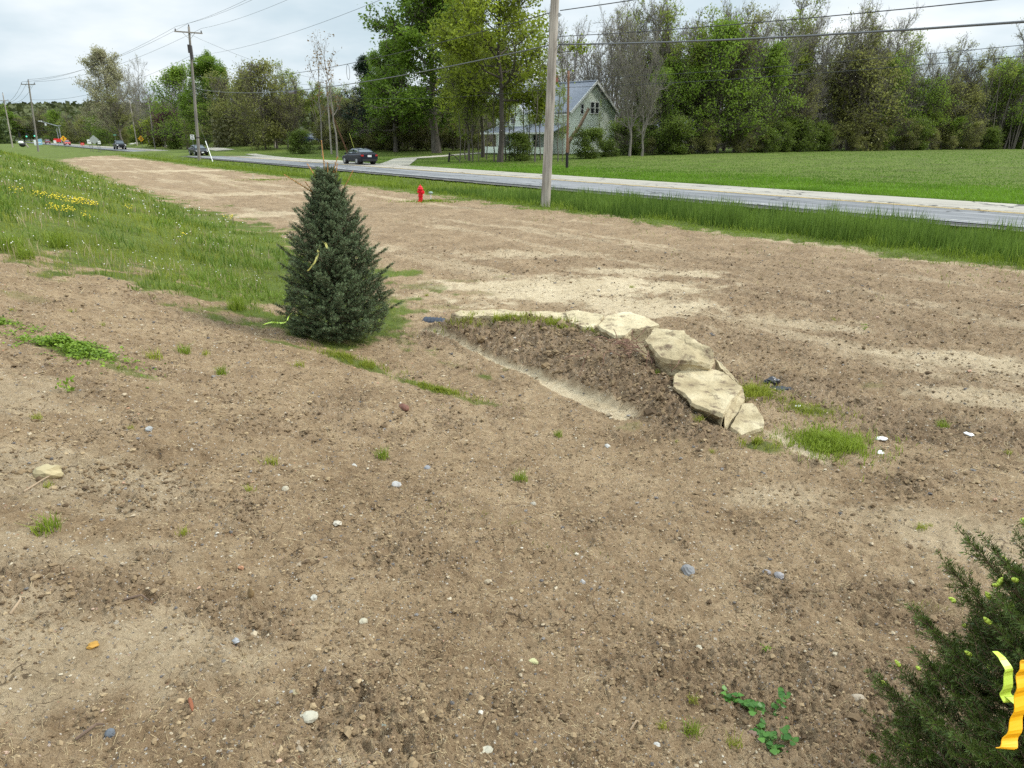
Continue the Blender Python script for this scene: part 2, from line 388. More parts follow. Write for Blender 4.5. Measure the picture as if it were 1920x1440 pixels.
S.render.engine='CYCLES'
try:
    S.cycles.max_bounces=6; S.cycles.diffuse_bounces=3; S.cycles.transparent_max_bounces=6; S.cycles.use_denoising=False; S.cycles.denoiser='OPENIMAGEDENOISE'; S.cycles.denoising_input_passes='RGB_ALBEDO_NORMAL'; S.cycles.denoising_prefilter='ACCURATE'; S.cycles.volume_bounces=0; S.cycles.sample_clamp_direct=12; S.cycles.sample_clamp_indirect=6
except Exception: pass
# ------------------------------------------------------------------ ground sheet
def build_ground():
    rs=[.25]
    while rs[-1]<3000:
        r=rs[-1]; k=.0042 if r<22 else (.0075 if r<120 else .03)
        if r<1.2: k=.02
        rs.append(r*(1+k))
    rs=np.array(rs)
    ph=np.concatenate([np.arange(-180,-58,4.),np.arange(-58,58,.13),np.arange(58,180,4.)])
    ph=np.radians(ph); n=len(ph); m=len(rs)
    Rr,P=np.meshgrid(rs,ph,indexing='ij'); X=(Rr*np.sin(P)).ravel(); Y=(Rr*np.cos(P)).ravel()
    Z=H(X,Y)
    g=gmask(X,Y); s=smask(X,Y); c=cmask(X,Y)
    V=np.stack([X,Y,Z],1); V=np.vstack([V,[[0,0,Hs(0,0.01)]]])
    i=np.arange(m-1)[:,None]*n; j=np.arange(n)[None]; j2=(j+1)%n
    Fc=np.stack([i+j,i+j2,i+n+j2,i+n+j],-1).reshape(-1,4)[:,::-1]
    me=mesh_np('ground',V,Fc,ground_mat(),True)
    a=me.attributes.new('mk','FLOAT_COLOR','POINT'); C=np.ones((len(V),4),np.float32); C[:-1,0]=g*sst(.2,.8,g); C[:-1,1]=s; C[:-1,2]=c; a.data.foreach_set('color',C.ravel())
    obj('ground',me,kind='structure')
build_ground()
# ------------------------------------------------------------------ road
def strip(name,u0,u1,v0,v1,zoff,mat,nu=6,nv=200,crown=0,zb=0.,edge=0.,kind='structure'):
    us=np.linspace(u0,u1,nu); vs=np.concatenate([np.linspace(v0,60,nv),np.linspace(62,v1,80)])
    U,Vv=np.meshgrid(us,vs,indexing='ij'); 
    E=edge*(fbm(Vv*1.7,U*0+3,77,3)-.5)
    U=U+E*((U==u0)*1.-(U==u1)*1.)
    X,Y=xy(U,Vv); Z=zb+zoff-crown*((U-(u0+u1)/2)/((u1-u0)/2))**2
    nn=len(vs); i=np.arange(nu-1)[:,None]*nn; j=np.arange(nn-1)[None]
    Fc=np.stack([i+j,i+nn+j,i+nn+j+1,i+j+1],-1).reshape(-1,4)
    return obj(name,mesh_np(name,np.stack([X.ravel(),Y.ravel(),Z.ravel()],1),Fc,mat,True),kind=kind)
def road_mat(dark):
    m,nt,o=newmat('worn_asphalt' if dark else 'pale_asphalt'); b=NB(nt)
    co=b.n('ShaderNodeTexCoord').outputs['Object']
    mp=b.n('ShaderNodeMapping',inp={0:co,2:(0,0,R(-35.5))}).outputs[0]
    st=b.n('ShaderNodeMapping',inp={0:mp,3:(1.1,.035,1)}).outputs[0]
    a=b.noise(st,1.,4,.6); f=b.noise(co,60,4,.7); l=b.noise(co,.5,3,.6)
    if dark: c=b.ramp(b.m('ADD',b.m('MULTIPLY',a,.75),b.m('MULTIPLY',l,.25)),[(.36,(.090,.094,.10)),(.46,(.165,.17,.177)),(.58,(.24,.243,.247)),(.7,(.32,.32,.318))])
    else: c=b.ramp(b.m('ADD',b.m('MULTIPLY',a,.5),b.m('MULTIPLY',l,.5)),[(.35,(.30,.275,.225)),(.65,(.42,.39,.33))])
    c=b.mix(b.m('MULTIPLY',f,.35),c,(.10,.10,.10))
    wv=b.n('ShaderNodeTexNoise',inp={'Vector':co,'Scale':1.2,'Detail':3.}).outputs['Color']
    dv=b.n('ShaderNodeVectorMath',operation='ADD',inp={0:b.n('ShaderNodeMapping',inp={0:mp,3:(.45,.16,1)}).outputs[0],1:b.n('ShaderNodeVectorMath',operation='SCALE',inp={0:wv,3:.25}).outputs[0]})
    vo=b.n('ShaderNodeTexVoronoi',feature='DISTANCE_TO_EDGE',inp={'Vector':dv.outputs[0],'Scale':1.})
    cr=b.m('LESS_THAN',vo.outputs['Distance'],.011)
    c=b.mix(b.m('MULTIPLY',cr,.8),c,(.03,.03,.03))
    p=b.n('ShaderNodeBsdfPrincipled',inp={'Base Color':c,'Roughness':.78 if dark else .85,'Specular IOR Level':.3})
    bp=b.n('ShaderNodeBump',inp={'Height':f,'Strength':.3,'Distance':.01}); nt.links.new(bp.outputs[0],p.inputs['Normal'])
    nt.links.new(p.outputs[0],o.inputs[0]); return m
M_tar=simple('black_tar_gravel',(.035,.034,.033),.9,nscale=6,namt=.6,bump=.6)
strip('road_shoulder',23.5,33.2,-60,520,.012,simple('shoulder_gravel',(.10,.095,.085),.95,nscale=9,namt=.5,bump=.5),nu=3,edge=.5)
strip('road_edge_crumble',23.95,25.0,-60,520,.020,M_tar,nu=3,edge=.5)
strip('near_lane',24.35,28.9,-60,520,.045,road_mat(True),nu=4,edge=.12)
strip('far_lane',28.9,32.7,-60,520,.049,road_mat(False),nu=4,edge=.10)
M_yel=simple('faded_yellow_paint',(.50,.36,.12),.8,nscale=3,namt=.45)
M_wht=simple('faded_white_paint',(.42,.42,.39),.8,nscale=3,namt=.4)
strip('yellow_line',28.62,28.74,-60,520,.054,M_yel,nu=2); strip('yellow_line',28.90,29.02,-60,520,.054,M_yel,nu=2)
strip('white_edge_line',24.75,24.87,-60,520,.050,M_wht,nu=2)
def ribbon_sheet(name,pts,w,mat,zoff=.03,n=60):
    # a drive laid over the ground
    P=[Vector((p[0],p[1],0)) for p in pts]; out=[];f=[]
    dense=[]
    for i in range(len(P)-1):
        k=max(4,n//len(P))
        for t in range(k): dense.append(P[i].lerp(P[i+1],t/k))
    dense.append(P[-1])
    for i,p in enumerate(dense):
        d=(dense[min(i+1,len(dense)-1)]-dense[max(i-1,0)]).normalized(); s=Vector((-d.y,d.x,0)); ww=w[0]+(w[1]-w[0])*i/len(dense)
        for k in range(5):
            q=p+s*ww*(k/4-.5); out.append((q.x,q.y,Hs(q.x,q.y)+zoff))
    for i in range(len(dense)-1):
        for k in range(4): f.append((i*5+k,i*5+k+1,(i+1)*5+k+1,(i+1)*5+k))
    me=bpy.data.meshes.new(name); me.from_pydata(out,[],f); me.materials.append(mat); return obj(name,me,kind='structure')
M_conc=simple('pale_driveway',(.38,.35,.28),.9,nscale=2,namt=.15)
g0=Vector((*xy(32.9,66),0))
drv=[g0,at(760,289,92),at(880,284,104),at(1000,283,112)]
ribbon_sheet('driveway',drv,(3.2,2.2),M_conc,.05)
ribbon_sheet('side_driveway',[Vector((*xy(32.9,79),0)),at(560,297,92),at(470,288,112)],(3,1.6),M_conc,.05)
ribbon_sheet('far_driveway',[Vector((*xy(32.9,125),0)),at(330,284,150)],(3,2),M_conc,.06)
# ------------------------------------------------------------------ trees
def grow(seed,H_,r0,lo,wid,nb,e0,e1,shape,lv=3,twig=.02,wob=.02,fork=0,curve=.12,sub=5,dens=1.,trunkfrac=1.,limbs=0,limbe=(50,75),limbL=.6,limbt=(.22,.6)):
    rd=random.Random(seed); segs=[]; lp=[]
    def seg(a,b,ra,rb): segs.append((a,b,ra,rb))
    def branch(p,d,L,r,level):
        K=7 if level==0 else (4 if level<3 else 2)
        sl=L/K; a=p; dd=d
        for i in range(K):
            dx,dy,dz=dd; j=.16 if level>1 else .10
            dx+=rd.gauss(0,j); dy+=rd.gauss(0,j); dz+=rd.gauss(0,j)+curve
            q=math.sqrt(dx*dx+dy*dy+dz*dz); dd=(dx/q,dy/q,dz/q)
            b=(a[0]+dd[0]*sl,a[1]+dd[1]*sl,a[2]+dd[2]*sl)
            ra=max(r*(1-i/K*.75),twig*.6); rb=max(r*(1-(i+1)/K*.75),twig*.5)
            seg(a,b,ra,rb)
            if level<lv:
                for c in range(sub if i>0 else max(1,sub//2)):
                    if rd.random()<.72*dens:
                        t=rd.random(); s=(a[0]+(b[0]-a[0])*t,a[1]+(b[1]-a[1])*t,a[2]+(b[2]-a[2])*t)
                        rx,ry,rz=rd.gauss(0,1),rd.gauss(0,1),rd.gauss(0,1)+.25
                        q=math.sqrt(rx*rx+ry*ry+rz*rz); k=.95
                        nd=(dd[0]+rx/q*k,dd[1]+ry/q*k,dd[2]+rz/q*k); q=math.sqrt(sum(z*z for z in nd)) or 1
                        branch(s,(nd[0]/q,nd[1]/q,nd[2]/q),L*((.42+.2*rd.random()) if level else (.30+.16*rd.random()))*(1-.35*i/K),max(r*(.45 if level else .35),twig*.7),level+1)
            if level>=lv-1 or i==K-1: lp.append(b)
            a=b
    K=9; a=(0,0,0); tx=ty=0; nodes=[(a,r0*1.25)]
    top=H_*trunkfrac
    for i in range(K):
        tx+=rd.gauss(0,wob)*top/K*3; ty+=rd.gauss(0,wob)*top/K*3
        b=(tx,ty,top*(i+1)/K); rr=r0*(1-.82*(i+1)/K); nodes.append((b,max(rr,twig)))
    for i in range(K): seg(nodes[i][0],nodes[i+1][0],nodes[i][1],nodes[i+1][1])
    for i in range(nb):
        t=lo+(1-lo)*((i+.5)/nb); x=t*K*.999; k=int(x); fr=x-k
        A,B=nodes[k],nodes[k+1]; p=tuple(A[0][z]+(B[0][z]-A[0][z])*fr for z in range(3)); r=A[1]+(B[1]-A[1])*fr
        s=(t-lo)/(1-lo); L=wid*shape(s)*rd.uniform(.75,1.2)
        az=i*2.4+rd.uniform(-.5,.5); e=R(e0+(e1-e0)*s+rd.uniform(-9,9))
        branch(p,(math.cos(az)*math.cos(e),math.sin(az)*math.cos(e),math.sin(e)),L,min(r*.6,r0*.45),1)
    for i in range(limbs):
        t=limbt[0]+(limbt[1]-limbt[0])*(i+rd.random()*.6)/max(1,limbs); x=t*K*.999*min(1,1/trunkfrac*1.); x=min(x,K-1.01); k=int(x)
        A,B=nodes[k],nodes[k+1]; e=R(rd.uniform(*limbe)); az=i*2.4+rd.uniform(-.6,.6)+seed
        branch(B[0],(math.cos(az)*math.cos(e),math.sin(az)*math.cos(e),math.sin(e)),min(H_*limbL*rd.uniform(.8,1.1),(H_-B[0][2])*1.12/math.sin(e)),A[1]*.75,0)
    return segs,lp
def mktree(seed,nleaf,lsize,spread,gk,up=.6,aspect=.6,hollow=None):
    segs,lp=grow(seed,**gk); rng=np.random.default_rng(seed)
    P0=[s[0] for s in segs];P1=[s[1] for s in segs]
    V,Fc=frusta(P0,P1,[s[2] for s in segs],[s[3] for s in segs],5)
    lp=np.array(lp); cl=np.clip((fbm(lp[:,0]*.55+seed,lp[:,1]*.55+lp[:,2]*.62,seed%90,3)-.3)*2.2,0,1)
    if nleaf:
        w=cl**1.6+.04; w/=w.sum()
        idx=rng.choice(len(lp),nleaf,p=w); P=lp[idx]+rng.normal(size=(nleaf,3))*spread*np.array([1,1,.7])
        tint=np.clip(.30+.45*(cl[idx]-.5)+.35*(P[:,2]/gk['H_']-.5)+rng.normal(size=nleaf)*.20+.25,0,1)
        LV,LF=leafcards(P,lsize,rng,up,aspect); return (V,Fc),(LV,LF,np.repeat(tint,4))
    return (V,Fc),None
bark_g=simple('grey_bark',(.115,.098,.080),.95,nscale=3,namt=.35,bump=.5,stretch=(3,3,.6))
bark_l=simple('pale_grey_bark',(.20,.18,.155),.95,nscale=3,namt=.35,bump=.4,stretch=(3,3,.6))
bark_d=simple('dark_bark',(.07,.058,.047),.95,nscale=3,namt=.3,bump=.4,stretch=(3,3,.6))
L_maple=leafmat('maple_leaf',(.065,.115,.014),(.20,.31,.036))
L_yel=leafmat('young_yellow_green_leaf',(.125,.16,.014),(.30,.36,.04))
L_spring=leafmat('spring_leaf',(.10,.14,.018),(.31,.38,.06))
L_olive=leafmat('olive_bud',(.115,.12,.035),(.29,.30,.085))
L_bright=leafmat('bright_green_leaf',(.075,.13,.012),(.225,.335,.04))
L_pale=leafmat('pale_blossom',(.17,.16,.075),(.48,.46,.28))
L_pine=leafmat('dark_pine_needles',(.012,.026,.014),(.045,.075,.04),.1)
L_purp=leafmat('purple_leaf',(.035,.012,.02),(.10,.035,.055))
L_bush=leafmat('bush_leaf',(.05,.08,.012),(.16,.22,.035))
L_red=leafmat('russet_bud',(.12,.065,.03),(.26,.17,.06))
ov=lambda s: math.sin(math.pi*min(1,max(0,.12+.83*s)))**.7
vase=lambda s: .55+.6*s-.75*s**4
cone=lambda s: (1-s)**.85+.05
broad=lambda s: (1-s**2.2)**.6
PROTO={}
def proto(k,args,bark,leaf,n=1):
    for i in range(n):
        a=dict(args); gk=a.pop('gk'); tr,le=mktree(100*len(PROTO)+i*17+a.pop('seed',3),gk=gk,**a)
        mt=mesh_np(k+'_trunk',tr[0],tr[1],bark,True); ml=mesh_np(k+'_crown',le[0],le[1],leaf,False,le[2]) if le else None
        PROTO.setdefault(k,[]).append((mt,ml,gk['H_']))
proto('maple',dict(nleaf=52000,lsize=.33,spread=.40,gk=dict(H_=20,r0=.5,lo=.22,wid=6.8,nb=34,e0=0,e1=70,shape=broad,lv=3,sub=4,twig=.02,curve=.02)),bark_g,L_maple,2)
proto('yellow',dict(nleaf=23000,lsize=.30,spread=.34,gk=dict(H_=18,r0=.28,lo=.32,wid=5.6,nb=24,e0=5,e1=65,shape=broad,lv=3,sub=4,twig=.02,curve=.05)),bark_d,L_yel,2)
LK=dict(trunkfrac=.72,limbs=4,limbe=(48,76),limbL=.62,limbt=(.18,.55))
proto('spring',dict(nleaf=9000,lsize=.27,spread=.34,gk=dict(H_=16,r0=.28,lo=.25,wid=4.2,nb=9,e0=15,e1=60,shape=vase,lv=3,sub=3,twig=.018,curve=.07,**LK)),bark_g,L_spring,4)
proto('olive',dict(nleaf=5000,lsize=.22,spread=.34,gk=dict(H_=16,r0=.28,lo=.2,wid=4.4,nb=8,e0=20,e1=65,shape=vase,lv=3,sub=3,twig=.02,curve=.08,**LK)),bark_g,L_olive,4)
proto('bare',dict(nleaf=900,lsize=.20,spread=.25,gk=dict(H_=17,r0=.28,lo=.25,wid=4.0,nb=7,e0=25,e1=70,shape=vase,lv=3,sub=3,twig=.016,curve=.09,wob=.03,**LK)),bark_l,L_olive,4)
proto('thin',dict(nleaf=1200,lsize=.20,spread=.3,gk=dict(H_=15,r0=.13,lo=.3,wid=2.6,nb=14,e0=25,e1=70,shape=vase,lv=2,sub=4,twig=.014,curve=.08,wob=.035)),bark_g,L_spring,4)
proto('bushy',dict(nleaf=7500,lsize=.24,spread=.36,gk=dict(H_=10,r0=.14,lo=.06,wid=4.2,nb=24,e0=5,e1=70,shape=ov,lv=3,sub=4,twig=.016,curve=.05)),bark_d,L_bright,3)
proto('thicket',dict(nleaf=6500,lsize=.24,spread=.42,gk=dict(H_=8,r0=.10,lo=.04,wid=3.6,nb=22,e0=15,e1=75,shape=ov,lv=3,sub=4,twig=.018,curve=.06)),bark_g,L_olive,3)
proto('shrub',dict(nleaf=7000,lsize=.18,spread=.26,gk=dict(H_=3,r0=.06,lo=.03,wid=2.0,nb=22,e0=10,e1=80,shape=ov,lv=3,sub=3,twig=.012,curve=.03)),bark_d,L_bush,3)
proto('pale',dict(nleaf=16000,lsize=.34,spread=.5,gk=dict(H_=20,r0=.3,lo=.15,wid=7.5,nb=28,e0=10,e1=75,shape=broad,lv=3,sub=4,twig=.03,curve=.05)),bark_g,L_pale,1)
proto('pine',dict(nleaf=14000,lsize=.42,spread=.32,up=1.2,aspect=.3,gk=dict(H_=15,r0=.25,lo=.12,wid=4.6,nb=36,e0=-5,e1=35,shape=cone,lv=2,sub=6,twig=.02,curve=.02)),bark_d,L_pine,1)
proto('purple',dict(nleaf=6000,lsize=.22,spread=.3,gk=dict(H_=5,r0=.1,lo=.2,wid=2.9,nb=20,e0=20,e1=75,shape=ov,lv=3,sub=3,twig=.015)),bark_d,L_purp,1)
proto('russet',dict(nleaf=240,lsize=.24,spread=.35,gk=dict(H_=12,r0=.12,lo=.35,wid=3.2,nb=9,e0=45,e1=75,shape=vase,lv=2,sub=3,twig=.014,curve=.10,wob=.03)),bark_l,L_red,2)
proto('yellowshrub',dict(nleaf=4000,lsize=.2,spread=.25,gk=dict(H_=2,r0=.05,lo=.03,wid=1.6,nb=18,e0=15,e1=80,shape=ov,lv=3,sub=3,twig=.012)),bark_d,L_yel,1)
CNT={}
def Yat(px,u):
    k=(px-960)/1426.; d=SA+k*CA
    if d<=.02: return 430.
    return SA*u+CA*u*(CA-k*SA)/d
def tree(k,px,base,top,label,name=None,cat='tree',group=None,D=None,var=None,wx=1.,sink=.15,rz=None,z=None):
    i=CNT.get(k,0); CNT[k]=i+1; ps=PROTO[k]; mt,ml,Hp=ps[(i if var is None else var)%len(ps)]
    if D is None:
        p=G(px,base); 
        if p.y>190: p=at(px,base,190); 
    else:
        if px<900: D=min(max(D,Yat(px,38)+random.uniform(0,6)),430)
        p=at(px,base,D)
    zz=Hs(p.x,p.y) if z is None else z
    b=(base-258)*p.y/1506
    Ht=EYE+(258-top)*p.y/1506-zz
    # exact height from the ray through the crown top
    Ht=at(px,top,p.y).z-zz
    s=Ht/Hp
    name=name or 'tree'
    o=thing(name,label,cat,(p.x,p.y,zz-sink),random.uniform(0,6.28) if rz is None else rz,group,(s*wx,s*wx,s))
    obj('trunk' if cat=='tree' else 'stem',mt,o)
    if ml: obj('crown' if cat=='tree' else 'foliage',ml,o)
    return o
rd=random.Random(5)
# individual trees
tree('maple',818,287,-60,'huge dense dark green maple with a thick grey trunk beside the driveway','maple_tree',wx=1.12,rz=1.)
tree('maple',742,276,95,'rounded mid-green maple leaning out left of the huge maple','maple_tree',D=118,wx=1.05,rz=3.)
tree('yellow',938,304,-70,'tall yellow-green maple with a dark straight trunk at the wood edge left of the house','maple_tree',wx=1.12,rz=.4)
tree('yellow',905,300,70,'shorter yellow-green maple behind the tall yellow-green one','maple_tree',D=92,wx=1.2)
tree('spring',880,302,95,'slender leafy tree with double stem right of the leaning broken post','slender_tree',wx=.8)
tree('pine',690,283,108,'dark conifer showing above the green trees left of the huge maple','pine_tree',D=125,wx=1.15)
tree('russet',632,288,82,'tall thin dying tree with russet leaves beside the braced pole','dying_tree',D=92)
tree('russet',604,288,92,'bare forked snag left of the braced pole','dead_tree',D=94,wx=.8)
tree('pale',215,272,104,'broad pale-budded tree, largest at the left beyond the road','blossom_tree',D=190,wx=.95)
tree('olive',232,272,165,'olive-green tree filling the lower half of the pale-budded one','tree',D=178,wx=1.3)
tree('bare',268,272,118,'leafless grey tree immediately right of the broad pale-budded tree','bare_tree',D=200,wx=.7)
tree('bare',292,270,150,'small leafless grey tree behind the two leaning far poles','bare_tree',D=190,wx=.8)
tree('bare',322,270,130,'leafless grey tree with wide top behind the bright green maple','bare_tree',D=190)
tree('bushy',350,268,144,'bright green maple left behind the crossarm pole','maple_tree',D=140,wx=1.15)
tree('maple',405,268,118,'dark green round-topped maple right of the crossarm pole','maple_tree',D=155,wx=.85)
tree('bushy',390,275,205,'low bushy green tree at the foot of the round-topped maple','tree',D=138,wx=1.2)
for x,t in ((428,165),(448,150),(470,158),(498,140),(520,150),(540,165)):
    tree(rd.choice(['olive','olive','thicket']),x,278,t,'slim olive-budding tree in the thicket around the beige house','tree',group='trees in the thicket left of the pale far drive',D=rd.uniform(116,126),wx=1.)
tree('spring',556,277,138,'light green airy tree left of the bare forked snag','tree',D=146,wx=1.1)
tree('spring',590,280,150,'small light green tree right behind the parked blue car','tree',D=148,wx=1.)
for x,t in ((640,175),(662,165),(675,190),(715,170),(735,200),(765,190),(790,200),(655,210),(700,215),(850,190),(870,200),(770,215),(840,215)):
    tree(rd.choice(['olive','spring','thicket']),x,277,t,'mid-size spring tree in the wood behind the mown lawn','tree',group='trees in the wood behind the mown lawn',D=rd.uniform(124,138),wx=1.25)
for x in range(608,900,24):
    tree('thicket' if x%48 else 'shrub',x,276,rd.uniform(228,244),'brushy undergrowth bush along the back of the mown lawn','bush','bush',group='undergrowth along the back of the mown lawn',D=rd.uniform(119,123),wx=1.3)
# trees in front of and around the white house
for x,t in ((862,150),(873,120),(886,90),(897,170),(912,140),(926,90),(948,60),(955,120),(966,95),(983,85),(992,130),(1003,70),(1014,110),(1046,120),(1054,165)):
    tree('thin',x,rd.uniform(299,304),t,'thin-stemmed half-bare tree in the screen before the house','tree',group='thin trees in front of the white house',wx=.8)
tree('bare',1060,292,42,'wispy pale branched tree just right of the near utility pole','tree',D=112,wx=.8)
for x,t in ((1085,90),(1118,45),(1150,28)):
    tree('bare',x,285,t,'bare grey tree rising behind the roof of the white house','tree',group='bare trees behind the house roof',D=rd.uniform(118,126),wx=.95)
for x,t in ((1180,55),(1204,90)):
    tree('bare',x,293,t,'grey multi-stem tree against the right corner of the house','tree',group='grey trees at the right corner of the house',wx=.7)
tree('thin',1122,288,190,'thin leafy sapling standing before the gable wall','sapling',D=93,wx=.4)
tree('shrub',976,302,262,'broad olive shrub right of the tall dark trunk','bush','bush',wx=1.25)
tree('shrub',1098,297,256,'dense dark green bush right of the brown pole','bush','bush',wx=1.3)
tree('shrub',1142,294,270,'low bramble bush against the right end of the house','bush','bush',wx=1.4)
tree('shrub',560,281,256,'round dark green bush near the leaning bare pole','bush','bush',D=112,wx=1.3)
# wood behind the field
tops=[(1180,20),(1215,8),(1250,-5),(1285,4),(1310,40),(1340,2),(1375,15),(1400,55),(1430,40),(1465,28),(1500,20),(1530,25),(1560,35),(1590,25),(1625,30),(1655,45),(1680,95),(1710,108),(1740,100),(1775,78),(1805,110),(1840,98),(1870,80),(1905,72),(1940,60),(1975,80),(2010,70),(2060,90)]
def basey(x): return np.interp(x,[1150,1300,1540,1900],[292,289,284,279.5])
kk=['bare','olive','bare','spring','bare','olive']
for i,(x,t) in enumerate(tops):
    k=kk[i%6]
    D0=G(x,float(basey(x))).y
    lab={'bare':'mostly leafless grey tree in the wood behind the green field','olive':'olive-budding tree in the wood behind the green field','spring':'light green half-leafed tree in the wood behind the green field'}
    tree(k,x+rd.uniform(-6,6),280,t+rd.uniform(0,12),lab[k],'tree',group='trees in the wood behind the field',D=D0+rd.uniform(6,12),wx=.95)
    k2=kk[(i*5+2)%6]
    tree(k2,x+rd.uniform(8,20),280,t+rd.uniform(50,110),lab[k2],'tree',group='trees in the wood behind the field',D=D0+rd.uniform(14,26),wx=1.0)
    k3=rd.choice(['thicket','olive','bushy','thicket','spring'])
    if rd.random()<.58 and x>1240: tree(k3,x+rd.uniform(-12,12),282,rd.uniform(125,190),'low spreading tree at the front of the wood behind the field','tree',group='low trees at the front of the wood',D=D0+rd.uniform(2,7),wx=1.1)
    tree(rd.choice(['shrub','thicket','thicket']),x+rd.uniform(-16,16),282,rd.uniform(222,262),'leafy bush on the edge of the green field','bush','bush',group='bushes along the back of the green field',D=D0+rd.uniform(0,2),wx=1.25)
for x,t,w,lab in ((1235,150,1.1,'bright green bushy tree right of the white house'),(1345,70,.95,'tall bright green tree at the middle of the wood'),(1385,165,1.3,'broad bright green tree at the front of the wood'),(1432,110,.8,'narrow yellowish green tree in mid wood'),(1648,132,.8,'vivid green tree standing out right of the leaning grey trunks'),(1880,140,.9,'fresh green tree at the right end of the wood'),(1480,225,1.3,'dense dark green low tree at the field edge'),(1790,225,1.2,'low bright green bush-like tree right part of the field edge')):
    tree('bushy',x,283,t,lab,'tree',D=G(x,float(basey(x))).y+3,wx=w*(.8 if x<1250 else 1))
# mass of stems and twigs deep in the woods
def mass(name,x0,x1,D0,D1,z0,z1,n,size,mat,label,seed):
    rng=np.random.default_rng(seed); px=rng.uniform(x0,x1,n); Y=rng.uniform(D0,D1,n); X=(px-960)/1426*Y
    hh=z1*(.65+.5*fbm(px*.02,Y*.05,seed,3)); Z=z0+rng.uniform(0,1,n)**1.3*hh+.3
    V,Fc=leafcards(np.stack([X,Y,Z],1),size,rng,.3,.7); t=np.clip(.2+.4*fbm(X*.3,Z*.5+Y*.1,seed+2,3)+rng.normal(size=n)*.16,0,1)
    return obj(name,mesh_np(name,V,Fc,mat,False,np.repeat(t,4)),kind='stuff',label=label,cat='undergrowth')
mass('woodland_undergrowth',1150,2150,138,165,.3,7.5,52000,.5,leafmat('deep_wood_leaf',(.06,.062,.03),(.17,.18,.055),.2),'dim tangled undergrowth deep inside the wood behind the field',71)
mass('lawn_wood_undergrowth',600,960,138,158,.3,7.5,26000,.5,leafmat('lawn_wood_leaf',(.055,.065,.025),(.17,.19,.05),.2),'dim tangled undergrowth deep in the wood behind the mown lawn',72)
mass('thicket_undergrowth',400,560,130,150,.3,6.0,9000,.5,leafmat('thicket_leaf',(.05,.052,.02),(.15,.15,.045),.2),'olive tangled undergrowth behind the beige house thicket',73)
def stems(name,x0,x1,D0,D1,n,hm,seed,label):
    rng=np.random.default_rng(seed); px=rng.uniform(x0,x1,n); Y=rng.uniform(D0,D1,n); X=(px-960)/1426*Y; z=np.full(n,.4)
    h=hm*rng.uniform(.4,1,n); P0=np.stack([X,Y,z],1); P1=P0+np.stack([rng.normal(size=n)*h*.16,rng.normal(size=n)*h*.08,h],1)
    r=rng.uniform(.04,.15,n); V,Fc=frusta(P0,P1,r,r*.35,5); return obj(name,mesh_np(name,V,Fc,bark_g,True),kind='stuff',label=label,cat='saplings')
stems('sapling_stems',1150,2100,122,150,1100,13,81,'crowded thin sapling stems inside the wood behind the field')
stems('lawn_sapling_stems',600,960,124,140,300,9,82,'crowded thin sapling stems inside the wood behind the lawn')
# far left: trees, wooded hill
def far_left():
    spec=[(5,272,205,230,'bushy'),(28,272,215,260,'maple'),(48,272,225,300,'spring'),(70,272,212,300,'olive'),(92,272,208,330,'olive'),(112,272,215,310,'bushy'),(130,272,222,260,'spring'),(150,273,205,230,'olive'),(172,273,200,230,'olive'),(190,273,215,215,'bushy'),(160,273,230,220,'thicket'),(140,273,235,240,'thicket'),(100,272,240,290,'thicket'),(20,272,240,240,'thicket'),(60,272,238,280,'maple'),(-20,272,190,230,'maple')]
    for x,b,t,D,k in spec:
        tree(k,x,b,t,'distant spring tree lining the road near the traffic lights','tree',group='distant trees at the far left end of the road',D=D,wx=1.35,z=0.)
    for x,t,D,k in ((205,228,175,'bushy'),(232,240,172,'thicket'),(260,235,165,'spring'),(300,225,165,'thicket'),(325,232,150,'thicket'),(280,205,172,'olive'),(310,200,170,'spring'),(372,225,140,'thicket')):
        tree(k,x,272,t,'mid-height roadside tree between the far poles and crossarm pole','tree',group='roadside trees left of the crossarm pole',D=D,wx=1.2)
far_left()
for x,y,D,k,lab in ((196,258,165,'shrub','light green round bush behind the black pickup'),(225,256,165,'shrub','bright green bush right of the black pickup'),(297,247,158,'yellowshrub','golden yellow shrub above the garden stones'),(272,252,158,'yellowshrub','golden shrub behind the right diamond sign'),(302,243,158,'purple','small dark purple shrub amid the golden shrubs'),(320,228,160,'purple','spreading purple-leaved tree in the garden'),(338,247,158,'shrub','clipped green bush right of the garden stones'),(262,252,160,'shrub','green bush at the left of the flower garden')):
    tree(k,x,y+16,y-8 if k!='purple' else y-4,lab,'tree' if 'tree' in lab else 'bush','tree' if 'tree' in lab else 'bush',D=D,wx=1.3)
